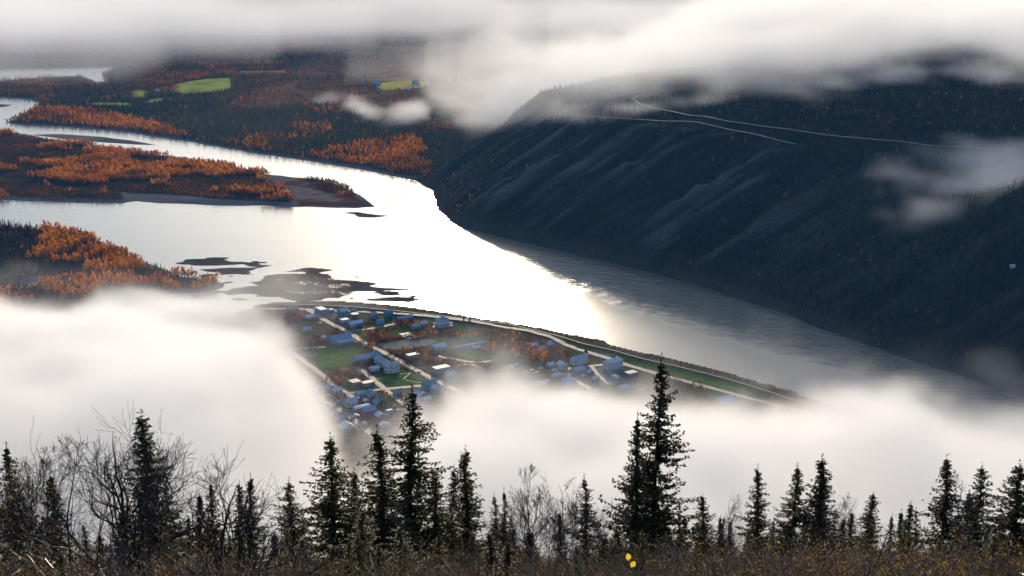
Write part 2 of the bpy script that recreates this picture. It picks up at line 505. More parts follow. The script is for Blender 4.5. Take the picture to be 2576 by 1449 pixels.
# boils and riffles only in the strong current under the western hill
sep = nt.nodes.new('ShaderNodeSeparateXYZ'); nt.links.new(tc.outputs['Object'], sep.inputs[0])
def mth(op, a, bb):
    q = nt.nodes.new('ShaderNodeMath'); q.operation = op
    for k, v in enumerate((a, bb)):
        if isinstance(v, (int, float)): q.inputs[k].default_value = v
        else: nt.links.new(v, q.inputs[k])
    return q.outputs[0]
sline = mth('ADD', mth('MULTIPLY', sep.outputs[0], float(BNRM[0])), mth('MULTIPLY', sep.outputs[1], float(BNRM[1])))
s0 = float(B0 @ BNRM)
sline = mth('ADD', sline, mth('MULTIPLY', wB, 60.0))
mrg = nt.nodes.new('ShaderNodeMapRange'); mrg.interpolation_type = 'SMOOTHSTEP'
mrg.inputs['From Min'].default_value = s0 - 95; mrg.inputs['From Max'].default_value = s0 - 10
nt.links.new(sline, mrg.inputs['Value'])
mrg2 = nt.nodes.new('ShaderNodeMapRange'); mrg2.interpolation_type = 'SMOOTHSTEP'
mrg2.inputs['From Min'].default_value = s0 + 60; mrg2.inputs['From Max'].default_value = s0 + 10
nt.links.new(sline, mrg2.inputs['Value'])
mrg3 = nt.nodes.new('ShaderNodeMapRange'); mrg3.interpolation_type = 'SMOOTHSTEP'
mrg3.inputs['From Min'].default_value = 2050; mrg3.inputs['From Max'].default_value = 1650
nt.links.new(sep.outputs[1], mrg3.inputs['Value'])
curr = mth('MULTIPLY', mth('MULTIPLY', mrg.outputs[0], mrg2.outputs[0]), mrg3.outputs[0])
nt.links.new(mth('ADD', 0.22, mth('MULTIPLY', curr, 0.04)), b.inputs['Roughness'])
b1 = nt.nodes.new('ShaderNodeBump'); b1.inputs['Distance'].default_value = 1.0; b1.inputs['Strength'].default_value = 1.0
hgt = mth('ADD', mth('MULTIPLY', wA, mth('ADD', 0.07, mth('MULTIPLY', curr, 6.0))), mth('MULTIPLY', wB, 0.25))
nt.links.new(hgt, b1.inputs['Height'])
nt.links.new(b1.outputs[0], b.inputs['Normal'])
tag(mesh_obj('river', [(-4600, 700, 0), (4400, 700, 0), (4400, 11000, 0), (-4600, 11000, 0)], [(0, 1, 2, 3)], m_water), kind='structure')

# ------------------------------------------------------------------ roads that follow the land
def ribbon(name, line, width, mat, lift=0.25, step=8.0, zfix=None, smooth=3):
    L = np.array(line, float)
    d = np.r_[0, np.cumsum(np.hypot(*np.diff(L, axis=0).T))]
    n = max(2, int(d[-1] / step))
    u = np.linspace(0, d[-1], n + 1)
    # smooth the corners a little
    x = np.interp(u, d, L[:, 0]); y = np.interp(u, d, L[:, 1])
    for _ in range(smooth):
        x[1:-1] = (x[:-2] + 2 * x[1:-1] + x[2:]) / 4; y[1:-1] = (y[:-2] + 2 * y[1:-1] + y[2:]) / 4
    tx, ty = np.gradient(x), np.gradient(y)
    l = np.hypot(tx, ty) + 1e-9
    nxv, nyv = -ty / l, tx / l
    offs = np.array([-0.5, -0.17, 0.17, 0.5]) * width
    wr = np.random.default_rng(len(u))
    V = []
    for o in offs:
        oo = o * (1 + (wr.normal(0, 0.09, len(x)) if abs(o) > width * .3 else 0))
        px, py = x + nxv * oo, y + nyv * oo
        pz = (ground_z(px, py) if zfix is None else np.full(len(px), zfix)) + lift
        V.append(np.stack([px, py, pz], -1))
    if zfix is None:
        zmax = np.max([v[:, 2] for v in V], axis=0)
        for _ in range(smooth if smooth > 3 else 0):
            zmax[1:-1] = np.maximum(zmax[1:-1] - .2, (zmax[:-2] + 2 * zmax[1:-1] + zmax[2:]) / 4)
        for v in V:
            v[:, 2] = zmax
    V = np.stack(V, 1).reshape(-1, 3)
    F = []
    for i in range(n):
        for k in range(3):
            a = i * 4 + k
            F.append((a, a + 1, a + 5, a + 4))
    me = fast_mesh(name, V, np.array(F), [mat], smooth=True)
    return tag(link(name, me), kind='structure')

def Hit(x, y, far=6000.0):
    """place where the sight line through survey point x, y meets the land"""
    a, f, d = ray(x, y)
    t = np.arange(900.0, far, 2.0) / f
    X, Y, Z = a * t, f * t, CAM_Z + d * t
    g = ground_z(X, Y)
    k = np.argmax(g >= Z)
    return float(X[k]), float(Y[k])

m_road = mottled('wet_gravel_road', (0.13, 0.11, 0.09), (0.31, 0.27, 0.22), 0.3, 0.7, spec=0.25, detail=6)
m_highway = mottled('pale_gravel_highway', (0.13, 0.125, 0.12), (0.19, 0.18, 0.17), 0.1, 0.9)
m_path = mottled('concrete_path', (0.36, 0.33, 0.29), (0.46, 0.42, 0.37), 0.5, 0.6)
HILL_ROADS = [[Hit(*p) for p in [(1612, 240), (1595, 250), (1640, 274), (1800, 304), (2000, 332), (2300, 366), (2560, 384)]], [Hit(*p) for p in [(1480, 296), (1600, 302), (1790, 319), (1960, 358), (2000, 366)]]]
ribbon('highway', [Hit(*p) for p in [(1640, 243), (1612, 240), (1595, 246), (1592, 254), (1606, 264), (1640, 274), (1720, 291), (1800, 304), (1900, 318), (2000, 332), (2130, 348), (2300, 366), (2440, 378), (2560, 384)]], 5.5, m_highway, 1.6, 6, smooth=10)
ribbon('side_road', [Hit(*p) for p in [(1480, 296), (1515, 299), (1600, 302), (1700, 308), (1790, 319), (1880, 336), (1960, 358), (2000, 366)]], 4.5, m_highway, 1.6, 6, smooth=10)
ribbon('farm_road', [Hit(1068, 200), Hit(1084, 214)], 9, m_highway, 0.6, 6)
# streets of the town
ROADS = []
def street(name, line, w, mat=None, lift=0.12, z=None):
    w = w * 0.74
    ROADS.append((line, w))
    return ribbon(name, line, w, mat or m_road, lift, 6, z)
street('front_street', [T1(*p) for p in [(-100, 170), (110, 160), (480, 168), (900, 190), (1300, 218), (1700, 258), (2060, 302), (2300, 340)]] +
       [T2(*p) for p in [(214, 184), (400, 232), (560, 300), (800, 372), (960, 428), (1200, 497), (1600, 602), (1900, 684), (2300, 790)]], 9)
street('dike_path', [(x, y) for x, y in DIKE[1:]], 2.2, m_road, 0.1)
street('avenue', [T1(*p) for p in [(420, 165), (480, 192), (600, 272), (860, 402), (1010, 512), (1190, 592), (1550, 790), (1750, 892), (1950, 985)]], 9, lift=0.17)
street('avenue', [T1(*p) for p in [(250, 560), (420, 690), (560, 792), (640, 872), (720, 930), (810, 985), (900, 1040)]], 9, lift=0.17)
street('avenue', [T1(*p) for p in [(180, 760), (360, 900), (590, 1050), (700, 1125), (830, 1195), (950, 1290), (1080, 1400), (1200, 1500)]], 9, lift=0.17)
street('avenue', [T1(*p) for p in [(900, 740), (960, 752), (1080, 852), (1200, 952), (1290, 1030), (1480, 1160), (1600, 1260)]], 8, lift=0.17)
street('cross_street', [T1(*p) for p in [(810, 385), (1000, 368), (1290, 312), (1430, 292)]], 8, lift=0.22)
street('cross_street', [T1(*p) for p in [(200, 570), (330, 555), (620, 535)]], 8, lift=0.22)
street('cross_street', [T1(*p) for p in [(780, 995), (900, 978), (1240, 945), (1560, 915), (1700, 905)]], 9, lift=0.22)
street('cross_street', [T1(*p) for p in [(500, 1030), (640, 1005), (800, 990)]], 7, lift=0.22)
street('cross_street', [T1(*p) for p in [(700, 1130), (900, 1165), (1200, 1165), (1500, 1130), (1640, 1105)]], 7, lift=0.22)
street('cross_street', [T2(*p) for p in [(250, 484), (460, 462), (640, 442), (790, 424)]], 8, lift=0.22)
street('cross_street', [T1(*p) for p in [(1700, 640), (1830, 640), (1960, 680), (2140, 690), (2290, 665)]], 7, lift=0.22)
street('lane', [T2(*p) for p in [(500, 484), (600, 556), (700, 612)]], 7, lift=0.2)
street('lane', [T2(*p) for p in [(700, 440), (740, 500), (830, 570)]], 6, lift=0.2)
street('lane', [T1(*p) for p in [(1900, 720), (2030, 690), (2140, 750)]], 6, lift=0.2)
street('footpath', [T1(*p) for p in [(1330, 800), (1445, 792)]], 1.5, m_road, .1)
street('footpath', [T1(*p) for p in [(1445, 792), (1370, 852)]], 1.5, m_road, .1)
street('footpath', [T1(*p) for p in [(1390, 858), (1450, 880), (1560, 885)]], 1.5, m_road, .1)
street('footpath', [T1(*p) for p in [(1100, 840), (1330, 880)]], 1.5, m_road, .1)
_pad = [T1(*p) for p in [(1330, 408), (1440, 392), (1550, 442), (1410, 458)]]
tag(mesh_obj('concrete_pad', [(x, y, 4.25) for x, y in _pad] + [(x, y, 3.6) for x, y in _pad], [(3, 2, 1, 0), (0, 1, 5, 4), (1, 2, 6, 5), (2, 3, 7, 6), (3, 0, 4, 7)],
             mottled('pale_concrete', (0.42, 0.38, 0.33), (0.55, 0.5, 0.44), 0.3, 0.6)), kind='structure')

# ------------------------------------------------------------------ far woods (uncountable: instanced)
def leaf_mat(name, stops, translucent=0.45, rough=0.7, attr='tint'):
    """foliage: colour picked per tree, part of the light passing through the leaves"""
    m = bpy.data.materials.new(name); m.use_nodes = True
    nt = m.node_tree; nt.nodes.clear()
    out = nt.nodes.new('ShaderNodeOutputMaterial')
    d = nt.nodes.new('ShaderNodeBsdfDiffuse'); t = nt.nodes.new('ShaderNodeBsdfTranslucent'); mix = nt.nodes.new('ShaderNodeMixShader')
    mix.inputs[0].default_value = translucent
    if attr == 'tint':
        a = nt.nodes.new('ShaderNodeAttribute'); a.attribute_type = 'INSTANCER'; a.attribute_name = 'tint'; src = a.outputs['Fac']
    else:
        a = nt.nodes.new('ShaderNodeObjectInfo'); src = a.outputs['Random']
    n = nt.nodes.new('ShaderNodeTexNoise'); n.inputs['Scale'].default_value = 0.5; n.inputs['Detail'].default_value = 2
    tc = nt.nodes.new('ShaderNodeTexCoord'); nt.links.new(tc.outputs['Object'], n.inputs['Vector'])
    ad = nt.nodes.new('ShaderNodeMath'); ad.operation = 'MULTIPLY_ADD'; ad.inputs[1].default_value = 0.5
    nt.links.new(n.outputs['Fac'], ad.inputs[0])
    sb = nt.nodes.new('ShaderNodeMath'); sb.operation = 'SUBTRACT'; sb.inputs[1].default_value = 0.25
    nt.links.new(src, sb.inputs[0]); nt.links.new(sb.outputs[0], ad.inputs[2])
    c = ramp(nt, ad.outputs[0], stops)
    nt.links.new(c, d.inputs['Color']); nt.links.new(c, t.inputs['Color'])
    nt.links.new(d.outputs[0], mix.inputs[1]); nt.links.new(t.outputs[0], mix.inputs[2]); nt.links.new(mix.outputs[0], out.inputs[0])
    return m

AUTUMN = [(0.0, (0.040, 0.022, 0.018)), (0.16, (0.105, 0.066, 0.026)), (0.34, (0.20, 0.062, 0.018)), (0.55, (0.46, 0.14, 0.014)), (0.8, (0.70, 0.25, 0.016)), (1.0, (0.75, 0.35, 0.03))]
GREENS = [(0.0, (0.010, 0.015, 0.011)), (0.35, (0.022, 0.028, 0.015)), (0.65, (0.085, 0.085, 0.042)), (1.0, (0.22, 0.175, 0.075))]
m_autumn = leaf_mat('autumn_leaves', AUTUMN, 0.58)
m_spruce_far = leaf_mat('spruce_needles_distant', GREENS, 0.12)
m_autumn_o = leaf_mat('autumn_leaves_near', AUTUMN[1:], 0.55, attr='random')
m_bark_grey = mottled('grey_bark', (0.05, 0.042, 0.036), (0.14, 0.12, 0.10), 4.0, 0.9)
m_bark_dark = mottled('dark_bark', (0.018, 0.014, 0.011), (0.05, 0.038, 0.030), 6.0, 0.9)

def tube(path, radii, sides=5):
    """tapered tube along a polyline -> V, F"""
    P = np.asarray(path, float); V = []; F = []
    n = len(P)
    for i in range(n):
        t = P[min(i + 1, n - 1)] - P[max(i - 1, 0)]
        t = t / (np.linalg.norm(t) + 1e-9)
        a = np.cross(t, [0, 0, 1.0]) if abs(t[2]) < 0.9 else np.cross(t, [1.0, 0, 0])
        a /= np.linalg.norm(a) + 1e-9
        bb = np.cross(t, a)
        for k in range(sides):
            an = 2 * math.pi * k / sides
            V.append(P[i] + radii[i] * (math.cos(an) * a + math.sin(an) * bb))
    for i in range(n - 1):
        for k in range(sides):
            k2 = (k + 1) % sides
            F.append((i * sides + k, i * sides + k2, (i + 1) * sides + k2, (i + 1) * sides + k))
    return np.array(V), np.array(F)

def quad_cloud(centres, sizes, rng, squash=0.75):
    """randomly turned leaf-clump faces"""
    n = len(centres)
    a = rng.normal(size=(n, 3)); a /= np.linalg.norm(a, axis=1)[:, None]
    b_ = np.cross(a, rng.normal(size=(n, 3))); b_ /= np.linalg.norm(b_, axis=1)[:, None]
    s = np.asarray(sizes)[:, None]
    c = np.asarray(centres)
    V = np.stack([c - a * s, c + b_ * s * squash, c + a * s, c - b_ * s * squash], 1).reshape(-1, 3)
    F = np.arange(4 * n).reshape(-1, 4)
    return V, F

def join(parts):
    """[(V,F,mat)] of quads -> V, F, fmat"""
    V = []; F = []; M = []; o = 0
    for v, f, m in parts:
        V.append(v); F.append(np.asarray(f) + o); M.append(np.full(len(f), m)); o += len(v)
    return np.concatenate(V), np.concatenate(F), np.concatenate(M)

def poplar_crown(rng, h, w, n, size):
    """uneven upright crown of leaf faces built from several lobes"""
    lobes = []
    for k in range(7):
        z = h * rng.uniform(0.32, 0.92)
        r = w * (1.0 - abs(z / h - 0.5) * 1.1)
        an = rng.uniform(0, 6.28)
        lobes.append((math.cos(an) * r * 0.5, math.sin(an) * r * 0.5, z, max(0.25 * w, r * 0.62)))
    cs = []
    for i in range(n):
        l = lobes[rng.integers(len(lobes))]
        d = rng.normal(size=3); d /= np.linalg.norm(d); d *= rng.uniform(0.55, 1.05)
        cs.append((l[0] + d[0] * l[3], l[1] + d[1] * l[3], l[2] + d[2] * l[3] * 1.35))
    cs = np.array(cs); cs[:, 2] = np.clip(cs[:, 2], h * 0.12, h * 1.02)
    return quad_cloud(cs, rng.uniform(0.6, 1.3, n) * size, rng)

def spruce_far(rng, h=10.0, w=1.5):
    parts = [tube([(0, 0, 0), (0, 0, h)], [0.12, 0.03], 3) + (1,)]
    tiers = 7
    V = []; F = []
    for k in range(tiers):
        z0 = h * (0.06 + 0.86 * k / tiers); r = w * (1 - 0.86 * k / tiers) * rng.uniform(0.75, 1.2)
        zt = min(h, z0 + h * 0.24)
        m = 6; base = len(V); ph = rng.uniform(0, 6)
        for j in range(m):
            an = ph + 2 * math.pi * j / m
            rr = r * rng.uniform(0.65, 1.25)
            V.append((math.cos(an - .38) * rr * .6, math.sin(an - .38) * rr * .6, z0 + h * 0.05)); V.append((math.cos(an) * rr, math.sin(an) * rr, z0))
            V.append((math.cos(an + .38) * rr * .6, math.sin(an + .38) * rr * .6, z0 + h * 0.05)); V.append((0, 0, zt))
            F.append((base + 4 * j, base + 4 * j + 1, base + 4 * j + 2, base + 4 * j + 3))
    parts.append((np.array(V), np.array(F), 0))
    return join(parts)

def proto(name, VFM, mats):
    V, F, M = VFM
    return bpy.data.objects.new(name, fast_mesh(name, V, F, mats, M))

prng = np.random.default_rng(3)
P_SPRUCE = [proto('far_spruce', spruce_far(prng, 10, w), [m_spruce_far, m_bark_dark]) for w in (1.25, 1.6, 1.9)]
P_POPLAR = []
for k in range(4):
    h = 10.0
    tv, tf = tube([(0, 0, 0), (0.2, 0.1, h * 0.5), (0, 0, h * 0.95)], [0.16, 0.1, 0.03], 3)
    cv, cf = poplar_crown(prng, h, (2.0, 2.5, 1.7, 2.8)[k], 70, 0.62)
    P_POPLAR.append(proto('far_poplar', join([(cv, cf, 0), (tv, tf, 1)]), [m_autumn, m_bark_grey]))
P_BRUSH = []
for k in range(3):
    cs = np.stack([prng.normal(0, 1.3, 34), prng.normal(0, 1.3, 34), np.abs(prng.normal(1.2, 0.9, 34))], -1)
    cv, cf = quad_cloud(cs, prng.uniform(0.25, 0.55, 34), prng)
    st = [tube([(0, 0, 0), (prng.normal(0, .9), prng.normal(0, .9), prng.uniform(1.8, 3.4))], [0.06, 0.015], 3) + (1,) for _ in range(7)]
    P_BRUSH.append(proto('far_brush', join([(cv, cf, 0)] + st), [m_autumn, m_bark_grey]))

def scatter(name, xy, z, scl, tint, protos, idx, label=None):
    n = len(xy)
    me = bpy.data.meshes.new(name)
    me.vertices.add(n)
    me.vertices.foreach_set('co', np.stack([xy[:, 0], xy[:, 1], z], -1).astype(np.float32).ravel())
    for nm, ty, va in (('scl', 'FLOAT', scl), ('tint', 'FLOAT', tint), ('rot', 'FLOAT', RNG.uniform(0, 6.28, n)), ('idx', 'INT', idx)):
        a = me.attributes.new(nm, ty, 'POINT'); a.data.foreach_set('value', np.asarray(va, np.float32 if ty == 'FLOAT' else np.int32))
    o = link(name, me)
    ng = bpy.data.node_groups.new(name, 'GeometryNodeTree')
    ng.interface.new_socket('Geometry', in_out='INPUT', socket_type='NodeSocketGeometry')
    ng.interface.new_socket('Geometry', in_out='OUTPUT', socket_type='NodeSocketGeometry')
    N, L = ng.nodes, ng.links
    gi, go, iop, jg = N.new('NodeGroupInput'), N.new('NodeGroupOutput'), N.new('GeometryNodeInstanceOnPoints'), N.new('GeometryNodeJoinGeometry')
    for p in reversed(protos):
        oi = N.new('GeometryNodeObjectInfo'); oi.inputs[0].default_value = p; oi.inputs['As Instance'].default_value = True
        L.new(oi.outputs['Geometry'], jg.inputs[0])
    def attr(nm, ty):
        a = N.new('GeometryNodeInputNamedAttribute'); a.data_type = ty; a.inputs[0].default_value = nm; return a.outputs[0]
    L.new(gi.outputs[0], iop.inputs['Points']); L.new(jg.outputs[0], iop.inputs['Instance'])
    iop.inputs['Pick Instance'].default_value = True
    L.new(attr('idx', 'INT'), iop.inputs['Instance Index'])
    cx = N.new('ShaderNodeCombineXYZ'); L.new(attr('rot', 'FLOAT'), cx.inputs[2]); L.new(cx.outputs[0], iop.inputs['Rotation'])
    sx = N.new('ShaderNodeCombineXYZ'); sa = attr('scl', 'FLOAT')
    for k in range(3): L.new(sa, sx.inputs[k])
    L.new(sx.outputs[0], iop.inputs['Scale'])
    L.new(iop.outputs[0], go.inputs[0])
    md = o.modifiers.new('scatter', 'NODES'); md.node_group = ng
    return tag(o, label, kind='stuff')

def jitter(x0, x1, y0, y1, s):
    xs = np.arange(x0, x1, s); ys = np.arange(y0, y1, s)
    X, Y = np.meshgrid(xs, ys)
    X = X.ravel() + RNG.uniform(-.5, .5, X.size) * s; Y = Y.ravel() + RNG.uniform(-.5, .5, Y.size) * s
    return X, Y

def in_view(x, y, margin=0.09):
    return np.abs(x) < (0.36 + margin) * y + 60

NS1, NS2, NS3 = Scatter2(1), Scatter2(2), Scatter2(3)

def pick(m, *arrs):
    return [a[m] for a in arrs]

# --- island wood
X, Y = jitter(-1500, 0, 2050, 3700, 4.6)
X, Y = pick(in_view(X, Y), X, Y)
sd = grid_val(LM['B'], X, Y); e_ = poly_sdf(X, Y, pts([(690, 440), (800, 450), (960, 522), (745, 525), (738, 512), (715, 480), (650, 450)]))
b2 = poly_sdf(X, Y, pts([(300, 487), (420, 491), (560, 506), (748, 513), (748, 525), (420, 516), (310, 510)]))
strip = poly_sdf(X, Y, pts([(765, 455), (830, 455), (880, 472), (900, 500), (850, 497), (790, 475)]))
lane = poly_sdf(X, Y, pts([(-200, 440), (0, 447), (150, 462), (290, 485), (310, 489), (280, 492), (120, 472), (0, 460), (-200, 455)]))
n_ = NS1(X, Y, 130); n2_ = NS2(X, Y, 40)
wood = (sd > 9) & (e_ < 0) & (b2 < 2) & (lane < 0)
dens = np.where(wood, 0.95, 0) + np.where((strip > 0), 0.9, 0) + np.where((e_ > 4) & (n2_ > 0.15), 0.35, 0)
k = RNG.random(len(X)) < dens
X, Y, sd, n_, n2_, wd, st_ = pick(k, X, Y, sd, n_, n2_, wood, strip > 0)
bandn = NS3(X * 0.35, Y * 1.3, 80)
low = (n_ + bandn + .5 * n2_ < 0.12)
hgt = np.where(low, RNG.uniform(0.35, 0.65, len(X)), RNG.uniform(0.75, 1.35, len(X))) * (1 + 0.2 * n2_)
hgt = np.where(wd, hgt, np.where(st_, RNG.uniform(.5, .85, len(X)), 0.2))
tint = np.clip(np.where(low, 0.16, 0.58) + 0.22 * n2_ + RNG.normal(0, 0.13, len(X)), 0.02, 1)
scatter('island_poplar_wood', np.stack([X, Y], -1), ground_z(X, Y) - 0.2, hgt, tint, P_POPLAR, RNG.integers(0, 4, len(X)),
        'orange autumn poplar wood covering the long island in the river')

# --- delta wood on the near left bank (back part; the front trees follow one by one)
X, Y = jitter(-900, -150, 1150, 2100, 5.0)
X, Y = pick(in_view(X, Y), X, Y)
sd = grid_val(LM['C'], X, Y); n_ = NS1(X, Y, 90); n2_ = NS2(X, Y, 35)
dark = poly_sdf(X, Y, pts([(-300, 540), (20, 560), (70, 590), (85, 640), (60, 700), (-300, 720)], 4))
bare = poly_sdf(X, Y, pts([(100, 672), (150, 660), (210, 668), (215, 690), (150, 700), (100, 690)], 4))
pond = poly_sdf(X, Y, poly_pond)
k = (sd > 5) & (RNG.random(len(X)) < 0.9) & (bare < 0) & (pond < -10)
X, Y, n_, n2_, dark, sd = pick(k, X, Y, n_, n2_, dark, sd)
con = (RNG.random(len(X)) < np.where(dark > -6, 0.5, 0.05))
DELTA = dict(X=X[~con], Y=Y[~con], n=n_[~con], n2=n2_[~con], sd=sd[~con])
xs, ys = X[con], Y[con]
scatter('delta_spruce_wood', np.stack([xs, ys], -1), ground_z(xs, ys) - .2, RNG.uniform(.9, 1.7, len(xs)), np.clip(RNG.normal(.3, .2, len(xs)), 0, 1), P_SPRUCE,
        RNG.integers(0, 3, len(xs)), 'dark spruce wood on the river delta at the left edge')

# --- wooded flats beyond the river and the western hill
X, Y = jitter(-2400, 1900, 1150, 5600, 6.8)
X, Y = pick(in_view(X, Y), X, Y)
sd = grid_val(LM['A'], X, Y); h_ = grid_val(LM['h'], X, Y)
X, Y, sd, h_ = pick(sd > 14, X, Y, sd, h_)
fld = np.maximum.reduce([grid_val(F1, X, Y), grid_val(F2, X, Y), grid_val(F3, X, Y)])
n_ = NS1(X, Y, 260); n2_ = NS2(X, Y, 70); n3_ = NS3(X, Y, 500)
hs = shore_coords(X, Y)
scr = grid_val(scree, X, Y)
flat = h_ < 8
peninsula = poly_sdf(X, Y, pts([(55, 272), (120, 272), (250, 285), (400, 318), (480, 345), (420, 345), (250, 325), (100, 306), (50, 300)], 4))
orange1 = poly_sdf(X, Y, pts([(850, 372), (940, 352), (1030, 345), (1050, 385), (1065, 440), (1000, 425), (900, 410), (790, 392)], 6))
upper_left = sstep(3600, 3900, Y) * (X < -400)
p_aut = np.where(flat, 0.015 + 0.35 * sstep(0.6, 0.9, n_) + 0.3 * upper_left + 0.22 * sstep(0.35, .6, n2_) * sstep(3500, 3800, Y), 0.035 + 0.10 * sstep(.45, .8, n2_))
p_aut = np.where(peninsula > -4, 0.96, p_aut)
p_aut = np.where(orange1 + 40 * n2_ > 4, 0.6 + 0.3 * n2_, p_aut)
p_aut = np.where((flat) & (sd < 40) & (RNG.random(len(X)) < .5), 0.7, p_aut)
foot = (~flat) & (sd < 45)
p_aut = np.where(foot, 0.22 + 0.3 * n2_, p_aut)
p_aut = np.where((~flat) & (hs[1] > 650) & (h_ < 80), 0.05 + 0.4 * sstep(.2, .6, n2_), p_aut)
dens = np.where(flat, 0.93 - 0.75 * sstep(0.15, 0.5, n_ + 0.5 * n3_) * sstep(3300, 3700, Y), 0.0)
hilld = np.where(hs[1] - 0.25 * hs[0] < 330, 0.34 + 0.6 * sstep(105, 135, h_) + 0.3 * sstep(0, .5, n2_), 0.95)
dens = np.where(flat, dens, hilld * (1 - 0.95 * scr))
opn = sstep(3330, 3500, Y + 60 * n2_) * sstep(-760, -600, X)
dens = np.where(flat, dens * (1 - opn * np.where(n_ + .6 * n2_ > .35, .2, .85)), dens)
p_aut = np.where(flat & (opn > .5), np.where(n_ + .6 * n2_ > .35, .15, .55), p_aut)
dens = np.where(fld > -4, 0, dens)
for _l in HILL_ROADS:
    dens = np.where((Y < 3000) & (X > 100) & (poly_sdf(X, Y + 5, _l, closed=False) < 13), 0, dens)
k = RNG.random(len(X)) < dens
X, Y, sd, h_, p_aut, n2_, flat, n_ = pick(k, X, Y, sd, h_, p_aut, n2_, flat, n_)
aut = RNG.random(len(X)) < p_aut
zz = ground_z(X, Y) - 0.3
con = ~aut
sc_ = np.where(flat, RNG.uniform(0.65, 1.35, len(X)), RNG.uniform(0.45, 1.0, len(X)))
tn = np.clip(np.where(flat, 0.88 + 0.2 * n_, 0.32 + 0.12 * n2_) + RNG.normal(0, 0.18, len(X)), 0, 1)  # valley spruces paler than hillside ones: haze and lit tops put into the tint
fl = con & flat
scatter('valley_spruce_forest', np.stack([X, Y], -1)[fl], zz[fl], sc_[fl], tn[fl], P_SPRUCE, RNG.integers(0, 3, fl.sum()),
        'dark green spruce forest covering the flats beyond the river')
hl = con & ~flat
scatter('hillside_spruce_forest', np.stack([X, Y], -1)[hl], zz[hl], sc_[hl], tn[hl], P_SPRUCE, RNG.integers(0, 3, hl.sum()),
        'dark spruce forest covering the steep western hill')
al = aut
at_ = np.clip(np.where(flat, 0.5 - 0.18 * sstep(3300, 3700, Y), 0.45) + 0.25 * n2_ + RNG.normal(0, 0.15, len(X)), 0, 1)
scatter('valley_autumn_wood', np.stack([X, Y], -1)[al], zz[al], (sc_ * np.where(flat, 1.0, .8))[al], at_[al], P_POPLAR, RNG.integers(0, 4, al.sum()),
        'orange autumn poplars mixed into the forest beyond the river')

# --- brush on the bars, along the town bank and between the houses
X, Y = jitter(-700, 800, 1050, 2300, 2.7)
X, Y = pick(in_view(X, Y, .06), X, Y)
sE = grid_val(LM['E'], X, Y); sD2 = poly_sdf(X, Y, pts([(690, 700), (760, 692), (840, 705), (900, 722), (880, 740), (740, 742), (680, 730)]))
k = ((sE > 3.5) & (sE < 10.5) & (X > -420) & (RNG.random(len(X)) < 0.8)) | ((sD2 > 0) & (RNG.random(len(X)) < .35))
X, Y, sE = pick(k, X, Y, sE)
thin = (X < 250)
sc_ = np.where(sE > 0, np.where(thin, RNG.uniform(.35, .8, len(X)), RNG.uniform(.8, 1.7, len(X))), RNG.uniform(.7, 1.3, len(X)))
k = RNG.random(len(X)) < np.where(thin & (sE > 0), .45, 1.0)
X, Y, sc_ = pick(k, X, Y, sc_)
scatter('riverbank_brush', np.stack([X, Y], -1), ground_z(X, Y) - .1, sc_, np.clip(RNG.normal(.22, .13, len(X)), 0, 1), P_BRUSH, RNG.integers(0, 3, len(X)),
        'brown leafless brush along the river bank below the dike')

# --- low brush between the houses
X, Y = jitter(-420, 420, 1130, 1720, 4.2)
sE = grid_val(LM['E'], X, Y); lw = grid_val(inside_any(LAWNS + GRAVEL_LOTS), X, Y)
cc = grid_val(C[..., 1], X, Y)
nb_ = NS2(X, Y, 38); nb2 = NS3(X, Y, 12)
dd_ = grid_val(dike_d, X, Y)
k = (sE > 26) & (lw < -4) & (dd_ > 16) & (nb_ + .5 * nb2 > 0.12)
X, Y, nb_ = pick(k, X, Y, nb_)
def off_road(X, Y):
    m = np.ones(len(X), bool)
    for line, w in ROADS:
        m &= poly_sdf(X, Y, line, closed=False) > w / 2 + 1.2
    return m
k = off_road(X, Y)
X, Y, nb_ = pick(k, X, Y, nb_)
scatter('town_brush', np.stack([X, Y], -1), ground_z(X, Y) - .1, RNG.uniform(.5, 1.6, len(X)), np.clip(.16 + .25 * nb_ + RNG.normal(0, .15, len(X)), 0, 1), P_BRUSH,
        RNG.integers(0, 3, len(X)), 'brown brush and garden thickets between the houses')

# ------------------------------------------------------------------ town buildings
TOWN_RZ = math.atan2(0.57, 0.82)
_paint = {}
def paint(c, rough=0.7):
    key = tuple(round(v, 3) for v in c) + (rough,)
    if key not in _paint:
        _paint[key] = mottled('painted_boards', tuple(v * 0.86 for v in c), tuple(min(1, v * 1.08) for v in c), 0.9, rough, detail=5)
    return _paint[key]
_roofm = {}
def roofing(c):
    key = tuple(round(v, 3) for v in c)
    if key not in _roofm:
        m, nt, b = new_mat('ribbed_metal_roof')
        tc = nt.nodes.new('ShaderNodeTexCoord')
        n = nt.nodes.new('ShaderNodeTexNoise'); n.inputs['Scale'].default_value = 0.6; n.inputs['Detail'].default_value = 5
        nt.links.new(tc.outputs['Object'], n.inputs['Vector'])
        nt.links.new(ramp(nt, n.outputs['Fac'], [(0.3, tuple(v * 0.8 for v in c)), (0.7, tuple(min(1, v * 1.1) for v in c))]), b.inputs['Base Color'])
        b.inputs['Roughness'].default_value = 0.6
        b.inputs['Specular IOR Level'].default_value = 0.3
        _roofm[key] = m
    return _roofm[key]
m_glass, _n, _b = new_mat('dark_window_glass')
_b.inputs['Base Color'].default_value = (0.02, 0.025, 0.03, 1); _b.inputs['Roughness'].default_value = 0.08
m_trim = paint((0.62, 0.60, 0.56))
m_doorp = paint((0.16, 0.07, 0.05))
m_brick = mottled('chimney_brick', (0.16, 0.06, 0.045), (0.26, 0.11, 0.08), 3, 0.9)

